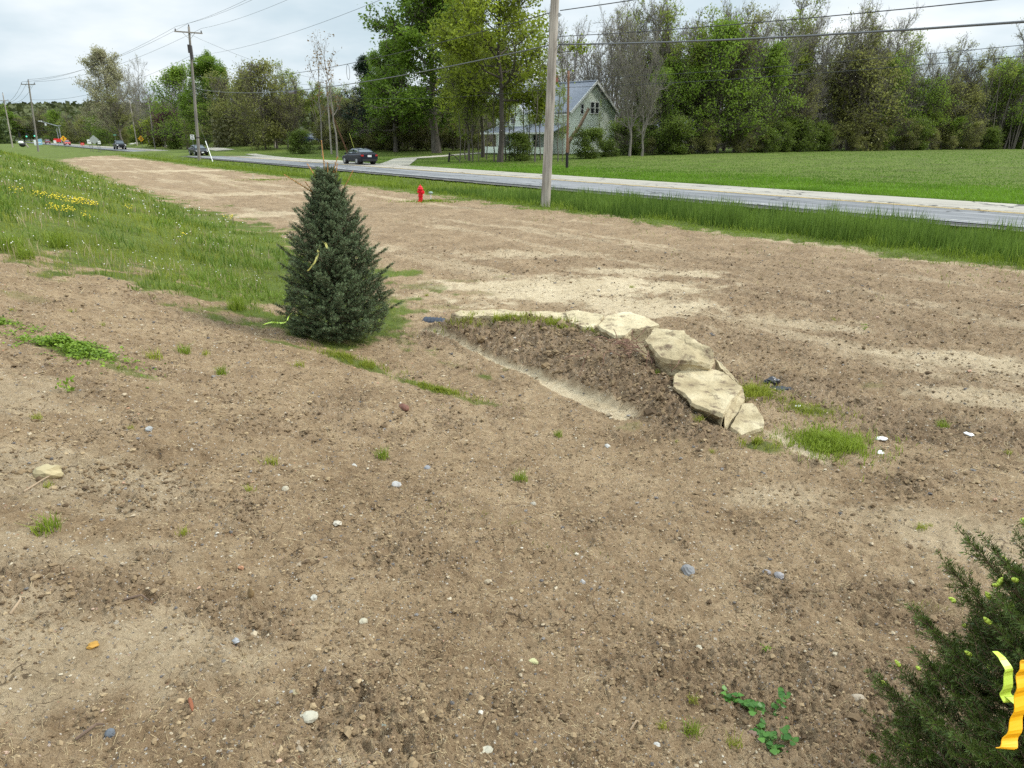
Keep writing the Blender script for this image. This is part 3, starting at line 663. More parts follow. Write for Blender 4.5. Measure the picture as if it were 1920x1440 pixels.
def hills():
    n=90; xs=np.linspace(-2600,900,n); ys=np.linspace(420,1500,40); X,Y=np.meshgrid(xs,ys,indexing='ij')
    Z=-1+ (46+16*(fbm(X*.004,Y*0,5,3)-.5))*sst(520,1250,Y)*(1-sst(-300,700,X)*.75)
    i=np.arange(n-1)[:,None]*40; j=np.arange(39)[None]; Fc=np.stack([i+j,i+40+j,i+40+j+1,i+j+1],-1).reshape(-1,4)
    V=np.stack([X.ravel(),Y.ravel(),Z.ravel()],1)
    obj('hills',mesh_np('hills',V,Fc,simple('hill_forest_floor',(.05,.06,.03),.95,nscale=.02,namt=.3),True),kind='structure')
    rng=np.random.default_rng(9); N=52000
    x=rng.uniform(-2300,700,N); y=rng.uniform(430,1480,N)
    z=-1+(46+16*(fbm(x*.004,y*0,5,3)-.5))*sst(520,1250,y)*(1-sst(-300,700,x)*.75)
    hh=5+11*fbm(x*.03,y*.03,8,2); z=z+hh*rng.uniform(.2,1,N)**.6
    V,Fc=leafcards(np.stack([x,y,z],1),7.5,rng,.6,.8)
    t=np.clip(.5*fbm(x*.02,y*.02,12,3)+.3*rng.uniform(0,1,N),0,1)
    obj('hill_forest',mesh_np('hill_forest',V,Fc,leafmat('far_forest_leaf',(.035,.045,.02),(.14,.16,.045),.2),False,np.repeat(t,4)),kind='stuff',label='far wooded ridge on the horizon beyond the road',cat='forest')
    # nearer wood screening the hill foot
    N=30000; px=rng.uniform(-150,420,N); Y=rng.uniform(330,440,N); X=(px-960)/1426*Y; q=CA*X+SA*Y; q=(q>38)|(q<16); px=px[q];Y=Y[q];X=X[q];N=len(X)
    Z=rng.uniform(0,1,N)**1.2*(9+7*fbm(px*.05,Y*.02,14,2))
    V,Fc=leafcards(np.stack([X,Y,Z],1),1.8,rng,.5,.7); t=np.clip(.75*fbm(X*.06,Z*.1,15,3)+rng.normal(size=N)*.15,0,1)
    obj('valley_wood',mesh_np('valley_wood',V,Fc,leafmat('valley_leaf',(.03,.05,.016),(.13,.17,.04),.2),False,np.repeat(t,4)),kind='stuff',label='green wood filling the valley behind the traffic lights',cat='forest')
hills()
# ------------------------------------------------------------------ houses and sheds
M_siding=simple('mint_white_siding',(.80,.87,.77),.75,nscale=1.5,namt=.10)
M_roofb=simple('blue_grey_shingle',(.20,.22,.26),.85,nscale=5,namt=.25,bump=.3)
M_trim=simple('white_trim',(.74,.75,.72),.6)
M_glass=simple('window_glass',(.03,.035,.04),.08,spec=.8)
M_brick=simple('red_brick',(.20,.075,.05),.9,nscale=8,namt=.35)
M_redw=simple('red_barn_siding',(.16,.035,.028),.85,nscale=4,namt=.3)
M_greyw=simple('weathered_grey_siding',(.27,.27,.25),.9,nscale=3,namt=.25,stretch=(4,4,.5))
M_beige=simple('beige_siding',(.46,.42,.35),.85,nscale=2,namt=.1)
def siding(t,pts,vec,mat,name='wall'):
    return MB().prism(pts,vec).build(name,mat,t)
def window(t,c,w,h,nx,ny,mull=True):
    # c centre on wall, (nx,ny) outward normal, child of t with frame+sill
    n=Vector((nx,ny,0)); s=Vector((-ny,nx,0)); a=math.atan2(s.y,s.x); c=Vector(c)
    g=MB().box(c+n*.03,(w,.03,h),a).build('window',M_glass,t)
    f=MB()
    for k in (-1,1):
        f.box(c+n*.06+s*k*(w/2+.05),(.11,.06,h+.2),a); f.box(c+n*.062+Vector((0,0,k*(h/2+.05))),(w,.06,.11),a)
    if mull: f.box(c+n*.058,(w,.04,.07),a)
    f.build('frame',M_trim,g)
def house():
    c=at(1114,157,100); dirx=Vector((math.sin(R(45)),-math.cos(R(45)),0)); L=12.4; W=9.4
    cen=c-dirx*(L/2); zb=.5; yaw=math.atan2(dirx.y,dirx.x)
    t=thing('house','white farmhouse with blue-grey gabled roof half hidden behind thin trees','house',(cen.x,cen.y,zb),yaw)
    rz=9.25-zb; ez=5.7-zb; hw=W/2
    # gabled body: profile in y-z extruded along x
    prof=[(-L/2,-hw,0),(-L/2,hw,0),(-L/2,hw,ez),(-L/2,0,rz-.15),(-L/2,-hw,ez)]
    MB().prism(prof,(L,0,0)).build('wall',M_siding,t)
    lap=MB()
    for z in np.arange(.15,ez,.16):
        lap.box((L/2+.002,0,z),(.010,W-.02,.03))
    z=ez
    while z<rz-.5:
        w=(rz-z)/(rz-ez)*W-.3; lap.box((L/2+.002,0,z),(.010,max(w,.1),.03)); z+=.16
    lap.build('clapboard_shadow_line',simple('siding_shadow_gap',(.70,.77,.67),.8),t)  # darker lap strips paint the shadow lines between the boards
    sl=math.atan2(rz-ez,hw); ln=math.hypot(rz-ez,hw)+.7
    r=MB()
    for k in (-1,1):
        m=Vector((0,k*(hw+.25)/2,(rz+ez)/2-.02)); r.box(m,(L+1.,ln,.14),0,-k*sl)
    r.build('roof',M_roofb,t)
    b=MB()
    for k in (-1,1):
        m=Vector((L/2+.53,k*(hw+.25)/2,(rz+ez)/2-.10)); b.box(m,(.06,ln,.30),0,-k*sl)
        b.box((0,k*(hw+.62),ez-.47),(L+.9,.10,.16))
    b.build('bargeboard',M_trim,t)
    cb=MB().box((-1.0,.3,rz+.25),(.9,.7,1.6)).box((-1.0,.3,rz+1.1),(1.0,.8,.12)).build('chimney',M_brick,t)
    for y in (-.45,.5): window(t,(L/2,y+.2,rz-3.1),.66,1.3,1,0)
    window(t,(L/2,-1.9,1.9),.75,1.5,1,0); window(t,(L/2,1.7,1.7),.75,1.6,1,0)
    window(t,(L/2,-2.3,rz-3.3),.5,1.1,1,0)
    # cross gable toward -y
    gx=-3.2; gw=5.4; gz=rz-.25; ge=ez
    MB().prism([(gx-gw/2,-hw-1.2,0),(gx+gw/2,-hw-1.2,0),(gx+gw/2,-hw-1.2,ge),(gx,-hw-1.2,gz-.15),(gx-gw/2,-hw-1.2,ge)],(0,hw+1.0,0)).build('wall',M_siding,t)
    s2=math.atan2(gz-ge,gw/2); l2=math.hypot(gz-ge,gw/2)+.6; r=MB(); b=MB()
    for k in (-1,1):
        r.box((gx+k*(gw/2+.2)/2,-hw/2-.85,(gz+ge)/2),(l2,hw+1.5,.14),0,0,k*s2)
        b.box((gx+k*(gw/2+.2)/2,-hw-1.63,(gz+ge)/2-.1),(l2,.06,.28),0,0,k*s2)
    r.build('roof',M_roofb,t); b.build('bargeboard',M_trim,t)
    for x in (-.55,.55): window(t,(gx+x,-hw-1.2,4.4),.65,1.2,0,-1)
    # front porch with shed roof
    MB().box((.2,-hw-2.0,3.1),(L+.2,3.9,.12),0,R(17)).build('porch_roof',M_roofb,t)
    MB().box((.2,-hw-3.9,2.52),(L+.2,.08,.2)).build('porch_fascia',M_trim,t)
    for x in np.linspace(-L/2+.4,L/2-.2,5): MB().box((x,-hw-3.6,1.25),(.2,.2,2.5)).build('porch_post',M_trim,t)
    MB().box((0,-hw-3.6,.45),(L,.1,.8)).build('porch_rail',M_siding,t)
    for x in (-3.8,-2.4,.5,3.0): window(t,(x,-hw-(1.2 if x<-.5 else 0),1.6),.8,1.4,0,-1)
    MB().prism([(L/2-2.2,-hw-.6,0),(L/2-.2,-hw-.6,0),(L/2-.2,-hw-.6,2.4),(L/2-2.2,-hw-.6,2.4)],(0,.5,0)).build('entry_wall',M_siding,t)
house()
def shed(px,base,D,w,l,ez,rz,yaw,mw,mr,label,wins,cupola=False):
    p=at(px,base,D); zb=Hs(p.x,p.y)-.1; t=thing('shed',label,'shed',(p.x,p.y,zb),yaw)
    MB().prism([(-w/2,0,0),(w/2,0,0),(w/2,0,ez),(0,0,rz),(-w/2,0,ez)],(0,l,0)).build('wall',mw,t)
    s=math.atan2(rz-ez,w/2); ln=math.hypot(rz-ez,w/2)+.3; r=MB(); b=MB()
    for k in (-1,1):
        r.box((k*(w/2+.08)/2,l/2,(rz+ez)/2+.08),(ln,l+.5,.1),0,0,k*s); b.box((k*(w/2+.08)/2,-.29,(rz+ez)/2+.02),(ln,.05,.16),0,0,k*s)
    r.build('roof',mr,t); b.build('bargeboard',M_trim,t)
    for (x,z,ww,hh) in wins: window(t,(x,0,z),ww,hh,0,-1)
shed(1251,287,121,3.4,4,2.6,4.4,R(-12),M_redw,simple('old_dark_roof',(.06,.055,.05),.9,nscale=4),'small red shed with white framed windows among the trees',[(.75,1.4,.8,.9),(-.9,1.4,.35,1.1)])
shed(1300,287,124,5.0,6,3.2,4.9,R(70),M_greyw,M_roofb,'grey shed with blue-grey roof right of the red shed',[])
shed(492,262,140,5.2,7,4.2,6.4,R(10),M_beige,simple('brown_shingle',(.18,.14,.11),.9,nscale=4),'beige house with one white window behind the thicket',[(.2,2.6,.9,1.2)])
# ------------------------------------------------------------------ utility poles and wires
def woodmat(n,c1,c2):
    m,nt,o=newmat(n); b=NB(nt); co=b.n('ShaderNodeTexCoord').outputs['Object']
    a=b.noise(b.n('ShaderNodeMapping',inp={0:co,3:(22,22,.7)}).outputs[0],1.,5,.65); l=b.noise(b.n('ShaderNodeMapping',inp={0:co,3:(4,4,.9)}).outputs[0],1.,3,.6)
    f=b.m('ADD',b.m('MULTIPLY',a,.65),b.m('MULTIPLY',l,.35)); c=b.ramp(f,[(.34,c1),(.5,tuple((p+q)/2 for p,q in zip(c1,c2))),(.62,c2)])
    cr=b.m('LESS_THAN',a,.36); c=b.mix(b.m('MULTIPLY',cr,.55),c,(.06,.05,.045))
    bp=b.n('ShaderNodeBump',inp={'Height':a,'Strength':.7,'Distance':.02})
    p=b.n('ShaderNodeBsdfPrincipled',inp={'Base Color':c,'Roughness':.9,'Normal':bp.outputs[0]}); nt.links.new(p.outputs[0],o.inputs[0]); return m
W_grey=woodmat('weathered_grey_wood',(.165,.14,.12),(.46,.415,.36)); W_dark=woodmat('dark_grey_wood',(.13,.115,.10),(.27,.245,.215)); W_brown=woodmat('brown_creosote_wood',(.13,.06,.035),(.27,.14,.085))
M_blackw=simple('charred_black_wood',(.015,.013,.012),.9); M_met=simple('galvanised_steel',(.34,.35,.36),.45,.6,nscale=5,namt=.2); M_wire=simple('black_cable',(.03,.03,.032),.6); M_ins=simple('dark_insulator',(.05,.04,.04),.3)
M_lash=simple('lashed_grey_cable',(.10,.105,.11),.5)
POLES={}
def pole(key,base,top,r0,r1,mat,label,ext=None,D=None,arm=None,name='utility_pole',group=None,extra=None):
    p=G(*base) if D is None else at(base[0],base[1],D); z0=Hs(p.x,p.y) if D is None else min(p.z,Hs(p.x,p.y))
    q=at(top[0],top[1],p.y); b=Vector((p.x,p.y,z0)); ax=(q-b)
    if ext: ax=ax*(ext/ax.z)
    t=thing(name,label,'utility pole',b,group=group)
    N=14; m=MB(); v=[];n=16
    for i in range(N+1):
        f=i/N; c=ax*f+Vector((math.sin(f*5+p.x)*.012,0,0)); r=r0+(r1-r0)*f
        if i==0: c=c-ax.normalized()*.5; 
        for k in range(n):
            w=2*math.pi*k/n; v.append(c+Vector((math.cos(w)*r,math.sin(w)*r,0)))
    m.add(v,[(i*n+k,i*n+(k+1)%n,(i+1)*n+(k+1)%n,(i+1)*n+k) for i in range(N) for k in range(n)]+[tuple(range(N*n,N*n+n))])
    m.build('shaft',mat,t,smooth=True)
    POLES[key]=(b,ax,t)
    if arm:
        z,L,d=arm; c=ax*(z/ax.z); d=Vector(d).normalized()
        a=math.atan2(d.y,d.x); o=MB().box(c+Vector((0,-.2,0)),(L,.11,.14),a).build('crossarm',mat,t)
        for s in (-1,1):
            MB().lathe(c+d*s*(L/2-.12)+Vector((0,-.2,.07)),[(.05,0),(.085,.05),(.05,.09),(.09,.13),(.05,.2),(.03,.25)],10).build('insulator',M_ins,o)
            MB().cyl(c+d*s*L*.22+Vector((0,-.2,-.05)),c+Vector((0,-.05,-.75)),.025,n=6).build('brace',M_met,t)
        MB().lathe(ax+Vector((0,0,0)),[(.05,0),(.085,.05),(.05,.09),(.09,.13),(.04,.25)],10).build('insulator',M_ins,t)
    return t
def onpole(key,z): # z = absolute height
    b,ax,t=POLES[key]; return b+ax*((z-b.z)/ax.z)
ND=(CA,SA,0)
tA=pole('A',(1022,389),(1041,0),.185,.13,W_grey,'tall weathered grey utility pole standing in the grass at the dirt edge, largest of all',ext=12.7,arm=(12.2,2.6,ND))
mm=MB()
for z in (5.2,6.0,6.75):
    c=POLES['A'][1]*(z/POLES['A'][1].z); mm.box(c+Vector((.17,-.02,0)),(.08,.08,.12)); mm.cyl(c+Vector((-.2,0,0)),c+Vector((.26,0,0)),.018,n=6)
mm.build('cable_bracket',M_met,tA)
tB=pole('B',(374,301),(354,50),.19,.12,W_dark,'dark utility pole with crossarm standing in front of the oncoming car',arm=(14.35,3.1,ND))
c=POLES['B'][1]*(12.6/POLES['B'][1].z); MB().box(c+Vector((-.12,-.2,0)),(.2,.18,.9)).box(c+Vector((.12,-.24,-.4)),(.3,.3,1.5)).build('cutout',M_ins,tB)
c=POLES['B'][1]*(11.4/POLES['B'][1].z); MB().cyl(c+Vector((-.4,0,0)),c+Vector((.4,0,0)),.03,n=6).build('spool_bracket',M_ins,tB)
MB().cyl(POLES['B'][1]*(2.7/POLES['B'][1].z)-Vector((0,0,.06)),POLES['B'][1]*(2.7/POLES['B'][1].z)+Vector((0,0,.06)),.21,n=14).build('strap',M_ins,tB)
tC=pole('C',(72,284),(53,151),.18,.12,W_dark,'distant dark pole with crossarm in front of the wooded ridge',arm=(12.2,2.6,(1,.1,0)))
tD=pole('D',(22,267),(5,175),.18,.12,W_grey,'farthest crossarm pole at the left edge of the picture',D=212,arm=(12.2,2.6,(1,.1,0)))
pole('E',(622,289),(612,150),.14,.10,W_grey,'slim grey pole braced by a leaning strut beyond the road',D=None)
pole('F',(257,271),(243,188),.15,.11,W_grey,'left of the two bare leaning poles at the flower garden',D=175 if Yat(257,36)<175 else Yat(257,36),name='bare_pole')
pole('Q',(290,271),(277,183),.15,.11,W_dark,'right of the two bare leaning poles at the flower garden',D=Yat(290,35.5),name='bare_pole')
pole('P',(516,277),(507,195),.16,.13,W_grey,'short bare grey pole before the beige house',D=None,name='bare_pole')
tH=pole('H',(1063,316),(1066,133),.105,.085,W_brown,'brown wooden pole with blackened foot in front of the house')
MB().cyl((0,0,-.1),POLES['H'][1]*.17,.125,.118,14).build('charred_foot',M_blackw,tH)
# strut of pole E
b0=POLES['E'][0]; f=at(653,284,b0.y+2); f.z=Hs(f.x,f.y)
MB().cyl(f-Vector((0,0,.2)),onpole('E',at(621,196,b0.y).z),.12,.10,12).build('pole_strut',W_brown,None,f,label='leaning brown strut propping the slim grey pole',cat='pole strut')
def catenary(a,b,sag,n=26):
    return [a.lerp(b,i/n)-Vector((0,0,sag*4*(i/n)*(1-i/n))) for i in range(n+1)]
def wire(name,label,a,b,sag,r,mat=None,group=None,D2=0):
    pts=catenary(a,b,sag); rr=[max(r,.00012*p.length) for p in pts]
    return MB().path(pts,rr,5).build(name,mat or M_wire,None,a,smooth=True,label=label,cat='cable',group=group)
A,B=POLES['A'],POLES['B']
PZr=Vector((39.,-31.,0))
def Zp(z): return Vector((PZr.x,PZr.y,z))
wire('cable','upper black cable running left from the near pole',onpole('A',6.8),onpole('B',9.5),1.05,.016)
wire('cable','lower thick cable running left from the near pole',onpole('A',5.72),onpole('B',8.1),1.0,.024,M_lash)
wire('cable','topmost cable rising right from the near pole',onpole('A',6.83)+Vector((.2,0,0)),Zp(6.9),1.0,.016)
wire('cable','thin dark wire just above the thick cable right of the near pole',onpole('A',5.98)+Vector((.2,0,0)),Zp(6.6),1.5,.012)
wire('cable','thick lashed cable running right from the near pole',onpole('A',5.72)+Vector((.2,0,0)),Zp(6.6),1.85,.026,M_lash)
nd=Vector(ND)
for s,l in ((-1,'left'),(0,'middle'),(1,'right')):
    pa=onpole('A',12.3+(.5 if s==0 else 0))+nd*s*1.2; pb=onpole('B',14.7+(.45 if s==0 else 0))+nd*s*1.4; pc=onpole('C',12.6+(.4 if s==0 else 0))+Vector((s*1.2,0,0)); pd=onpole('D',12.0)+Vector((s*1.2,0,0))
    wire('power_line','thin power line high in the sky from the crossarm pole, %s of three'%l,pa,pb,.9,.010,group='power lines right of the crossarm pole')
    wire('power_line','thin power line between the two crossarm poles, %s of three'%l,pb,pc,1.3,.010,group='power lines left of the crossarm pole')
    wire('power_line','faint power line between the two farthest crossarm poles, %s of three'%l,pc,pd,1.6,.010,group='farthest power lines')
wire('power_line','lone lower wire rising right from below the crossarm to behind the maple',onpole('B',11.7),onpole('A',9.6),.9,.010)
wire('power_line','lower neutral wire left of the crossarm pole',onpole('B',11.7),onpole('C',9.4),1.5,.010)
wire('power_line','wire slanting down right from the crossarm to the braced pole',onpole('B',14.0),onpole('E',POLES['E'][0].z+POLES['E'][1].z-.1),.6,.012)
wire('power_line','second wire slanting to the braced pole from below',onpole('B',11.6),onpole('E',POLES['E'][0].z+POLES['E'][1].z-.8),.7,.012)
hb=onpole('H',6.5); fr=Vector((hb.x+35,hb.y-49.4,0))
wire('power_line','dark wire running right from the brown pole across the woods',onpole('H',6.4),Vector((fr.x,fr.y,6.9)),.6,.017)
wire('power_line','thinner wire right of the brown pole above the dark one',onpole('H',7.0),Vector((fr.x,fr.y,7.3)),.6,.015)
wire('power_line','far-side wire linking the brown pole and the braced pole',onpole('H',6.4),onpole('E',8.2),.6,.017)
# guy wire with white guard
g0=G(399,303); ga=onpole('B',at(376,213,B[0].y).z)
MB().cyl(g0,g0.lerp(ga,.42),.045,.045,8).build('guy_guard',simple('white_plastic_guard',(.75,.76,.72),.5),None,g0,label='white guard tube on the guy wire beside the crossarm pole',cat='guy guard')
MB().cyl(g0.lerp(ga,.42),ga,.014,.014,6).build('guy_wire',M_wire,None,g0,label='guy wire stretching down from the crossarm pole',cat='cable')
g1=at(668,277,104); g1.z=Hs(g1.x,g1.y); MB().cyl(g1,at(655,250,104),.03,.03,6).build('guy_marker',simple('yellow_plastic',(.6,.62,.12),.5),None,g1,label='thin yellow guy marker slanting behind the dark sedan',cat='guy marker')
# splice case on the thick cable
cp=catenary(onpole('A',5.72),onpole('B',8.1),1.0,100)
k=min(range(101),key=lambda i:abs(960+1426*cp[i].x/cp[i].y-556)); MB().cyl(cp[max(k-1,0)]-Vector((0,0,.12)),cp[min(k+1,100)]-Vector((0,0,.12)),.11,.11,8).build('splice_case',M_ins,None,cp[k],label='black splice case hanging on the thick cable',cat='splice case')
cp=catenary(onpole('A',6.8),onpole('B',9.5),1.05,100)
k=min(range(101),key=lambda i:abs(960+1426*cp[i].x/cp[i].y-660)); lp=[cp[k]+(cp[k+1]-cp[k]).normalized()*(.32*math.sin(t)*.9)-Vector((0,0,.45*(1-math.cos(t)))) for t in [i*math.pi/4 for i in range(9)]]
MB().path(lp,.012,5).build('cable_loop',M_wire,None,cp[k],label='small slack loop hanging from the upper cable',cat='cable loop')
# leaning broken post
p=G(841,304); q=at(843,286,p.y); r_=at(862,302,p.y)
t=thing('broken_post','dark leaning post with a broken branch beside the thin trees','post',p)
MB().cyl((0,0,-.1),q-p,.11,.09,8).build('shaft',M_blackw,t); m=Vector((q-p)*.75)
MB().path([m,m+Vector((.5,0,-.05)),m+Vector((.8,0,-.35)),(r_-p)],[.06,.05,.05,.04],6).build('branch',bark_d,t)
p=G(1100,300); a=at(1064,268,94); b_=at(1104,203,94)
t=thing('leaning_trunk','thick broken bare trunk leaning right in front of the white house','dead tree',(a.x,a.y,Hs(a.x,a.y)))
o_=Vector((a.x,a.y,Hs(a.x,a.y))); MB().path([(0,0,-.2),a-o_+Vector((.1,0,.1)),(a-o_).lerp(b_-o_,.5)+Vector((.15,0,-.15)),b_-o_],[.26,.25,.22,.17],10).build('trunk',simple('peeled_brown_bark',(.22,.15,.10),.9,nscale=3,namt=.5),t)
# ------------------------------------------------------------------ vehicles
def paint(n,c): 
    m,nt,o=newmat(n); p=NB(nt).n('ShaderNodeBsdfPrincipled'); p.inputs['Base Color'].default_value=(*c,1); p.inputs['Roughness'].default_value=.42; p.inputs['Specular IOR Level'].default_value=.25; p.inputs['Coat Weight'].default_value=.15; p.inputs['Coat Roughness'].default_value=.05; nt.links.new(p.outputs[0],o.inputs[0]); return m
M_tyre=simple('tyre_rubber',(.02,.02,.021),.9); M_rim=simple('alloy_rim',(.45,.46,.47),.35,.7); M_cglass=simple('car_glass',(.05,.065,.075),.04,spec=1.)
M_head=simple('headlight_lens',(.75,.77,.8),.15,emit=((1,.97,.9),.35)); M_tail=simple('tail_lamp_red',(.45,.02,.02),.25); M_plate=simple('number_plate',(.75,.75,.74),.5); M_blk=simple('black_trim',(.015,.015,.016),.6); M_chr=simple('chrome',(.6,.6,.62),.15,1.)
def loft(st,nseg=10):
    # st: list of (x, zbot, zsh, ztop, hw_low, hw_sh, hw_top): ring of points per station
    v=[];n=0
    for (x,zb,zs,zt,w0,w1,w2) in st:
        ring=[(-w0*.92,zb),(-w0,zb+.12),(-w1,zs*.55+zb*.45),(-w1,zs),(-w2,zt),(0,zt+.02),(w2,zt),(w1,zs),(w1,zs*.55+zb*.45),(w0,zb+.12),(w0*.92,zb)]
        n=len(ring); v+=[(x,y,z) for y,z in ring]
    f=[(i*n+j,i*n+(j+1)%n,(i+1)*n+(j+1)%n,(i+1)*n+j) for i in range(len(st)-1) for j in range(n)]
    f+=[tuple(range(n))[::-1],tuple(range((len(st)-1)*n,len(st)*n))]
    m=MB(); m.add(v,f); return m
def car(kind,pos,head,mat,label,name,cat='car',group=None,parts=True):
    t=thing(name,label,cat,pos,head,group)   # +x = forward
    if kind=='sedan':
        L,W,wr,wb=4.85,.92,.34,1.42
        body=[(-2.42,.42,.78,.92,.70,.74,.62),(-2.34,.30,.86,1.04,.84,.88,.74),(-1.9,.26,.88,1.06,.90,.92,.80),(-1.0,.24,.86,.97,.91,.93,.84),(0,.24,.84,.94,.91,.93,.84),(.95,.24,.82,.93,.91,.93,.84),(1.7,.25,.74,.84,.90,.91,.76),(2.15,.27,.66,.74,.85,.86,.66),(2.42,.34,.55,.62,.68,.70,.5)]
        cab=[(-1.95,1.02,1.05,1.06,.72,.74,.70),(-1.15,.95,1.28,1.38,.80,.68,.56),(-.55,.93,1.34,1.46,.82,.66,.56),(.15,.92,1.34,1.46,.82,.66,.56),(.55,.92,1.26,1.36,.82,.68,.58),(1.25,.88,.92,.94,.80,.76,.66)]
        roof=[(-1.2,1.375,1.39),(-.5,1.455,1.475),(.2,1.45,1.475),(.55,1.36,1.375)]; rw=.57
    elif kind=='suv':
        L,W,wr,wb=4.6,.92,.36,1.33
        body=[(-2.28,.45,.9,1.0,.74,.78,.68),(-2.2,.32,1.0,1.1,.86,.90,.80),(-1.0,.28,.98,1.08,.91,.93,.86),(.9,.28,.95,1.05,.91,.93,.86),(1.6,.28,.88,1.0,.90,.91,.78),(2.1,.3,.78,.9,.84,.85,.68),(2.3,.38,.62,.7,.68,.70,.5)]
        cab=[(-2.22,1.04,1.08,1.1,.78,.78,.7),(-1.85,1.02,1.48,1.62,.80,.70,.60),(-.6,1.02,1.55,1.68,.82,.70,.60),(.2,1.02,1.52,1.66,.82,.70,.60),(.6,1.02,1.4,1.52,.82,.70,.60),(1.15,1.0,1.05,1.07,.80,.76,.68)]
        roof=[(-1.85,1.615,1.65),(-.6,1.675,1.71),(.2,1.655,1.69),(.55,1.53,1.56)]; rw=.61
    else:
        L,W,wr,wb=5.6,.98,.41,1.75
        body=[(-2.8,.55,1.0,1.12,.9,.95,.9),(-2.6,.5,1.05,1.16,.95,.98,.92),(-.9,.45,1.05,1.16,.96,.99,.92),(1.0,.42,1.08,1.18,.96,.99,.92),(2.2,.42,1.05,1.16,.95,.97,.86),(2.75,.42,.95,1.08,.9,.92,.8),(2.85,.55,.8,.9,.8,.82,.7)]
        cab=[(-1.05,1.12,1.2,1.22,.86,.86,.8),(-.85,1.12,1.7,1.84,.86,.76,.66),(.5,1.12,1.72,1.88,.86,.76,.66),(.8,1.12,1.6,1.76,.86,.76,.66),(1.45,1.12,1.18,1.2,.84,.8,.72)]
        roof=[(-.9,1.835,1.87),(.5,1.875,1.91),(.82,1.76,1.79)]; rw=.67
    loft(body).build('body',mat,t,smooth=True).data.shade_flat() if False else loft(body).build('body',mat,t,bevel=.03)
    loft(cab).build('window_glass',M_cglass,t)
    rm=MB()
    for i in range(len(roof)-1):
        a,b=roof[i],roof[i+1]; rm.add([(a[0],-rw,a[1]),(a[0],rw,a[1]),(b[0],rw,b[1]),(b[0],-rw,b[1]),(a[0],-rw,a[2]),(a[0],rw,a[2]),(b[0],rw,b[2]),(b[0],-rw,b[2])],[(3,2,1,0),(4,5,6,7),(0,1,5,4),(1,2,6,5),(2,3,7,6),(3,0,4,7)])
    # pillars
    for s in (-1,1):
        zt=roof[0][1]; 
        rm.cyl((cab[0][0]+.05,s*.74,cab[0][2]-.03),(roof[0][0],s*(rw+.02),zt),.045,.04,6)
        rm.cyl((cab[-1][0]-.05,s*.77,cab[-1][2]-.03),(roof[-1][0],s*(rw+.02),roof[-1][1]),.045,.04,6)
        rm.cyl((-.35,s*.84,body[3][2]),(-.3,s*(rw+.1),roof[1][1]-.08),.04,.04,6)
    rm.build('roof',mat,t)
    for x in (-wb,wb):
        for s in (-1,1):
            w=MB().cyl((x,s*(W-.20),wr),(x,s*(W+.01),wr),wr,wr,20).build('wheel',M_tyre,t,bevel=.03)
            MB().cyl((x,s*(W-.05),wr),(x,s*(W+.025),wr),wr*.66,wr*.60,14).build('rim',M_rim,w)
            MB().cyl((x,s*(W-.3),wr+.03),(x,s*(W+.003),wr+.03),wr*1.17,wr*1.17,20).build('wheel_well',M_blk,t)
    xf=body[-1][0]; xr=body[0][0]; zf=body[-1][2]; zr=body[1][2]
    if kind=='pickup':
        MB().box((xf-.02,0,.78),(.1,1.15,.42)).build('grille',M_blk,t)
        for s in (-1,1): MB().box((xf-.08,s*.76,.92),(.16,.28,.2)).build('headlight',M_head,t)
        for s in (-1,1): MB().box((xf-.06,s*.6,.52),(.12,.16,.12)).build('fog_light',M_head,t)
        MB().box((-1.85,0,1.165),(1.6,1.5,.03)).build('bed',M_blk,t)
    else:
        MB().box((xf-.06,0,.5),(.12,1.0,.2)).build('grille',M_blk,t)
        for s in (-1,1): MB().box((xf-.22,s*.66,zf+.06),(.34,.26,.14),-s*.5).build('headlight',M_head,t)
        MB().box((xf+.01,0,.46),(.03,.32,.15)).build('plate',M_plate,t)
    for s in (-1,1): MB().box((xr+.10,s*.62,zr-.02),(.2,.46,.15),s*.25).build('tail_light',M_tail,t)
    MB().box((xr-.005,0,zr-.07),(.04,.40,.18)).build('plate',M_plate,t)
    MB().box((xr+.02,0,.42),(.12,1.5,.22)).build('bumper',M_blk,t)
    for s in (-1,1): MB().ball((cab[-1][0]-.35,s*(W+.08),1.0 if kind!='pickup' else 1.25),.11,8,5,(.6,1,.8)).build('mirror',mat,t)
    return t
def lane(px,u):
    Y=Yat(px,u); k=(px-960)/1426.; return Vector((k*Y,Y,.05))
HA=math.atan2(CA,-SA)   # heading away along the road
P_blue=paint('midnight_blue_paint',(.008,.010,.020)); P_blk=paint('black_paint',(.006,.006,.008)); P_red=paint('light_red_paint',(.45,.08,.07)); P_dred=paint('dark_red_paint',(.16,.02,.03)); P_nav=paint('navy_paint',(.03,.05,.10))
car('sedan',lane(671,30.7),HA,P_blue,'dark blue sedan seen from behind driving away on the far lane','sedan')
car('sedan',lane(369,26.6),HA+math.pi,P_blk,'black oncoming sedan passing behind the crossarm pole','sedan')
car('pickup',lane(222,26.6),HA+math.pi,P_blk,'black oncoming pickup truck with lit headlights','pickup_truck','pickup truck')
car('suv',lane(124,26.6),HA+math.pi,P_red,'light red oncoming car below the left yellow diamond sign','red_car')
car('suv',lane(88,26.6),HA+math.pi,P_dred,'dark red car farthest away beside the blue and white sign','red_car')
p=at(577,262,133); p.z=Hs(p.x,p.y); car('suv',p,R(-25),P_nav,'navy blue car parked in the yard behind the bare pole','parked_car')
p=at(598,259,139); p.z=Hs(p.x,p.y); car('suv',p,R(-25),P_blk,'dark vehicle parked behind the navy blue car','parked_car')
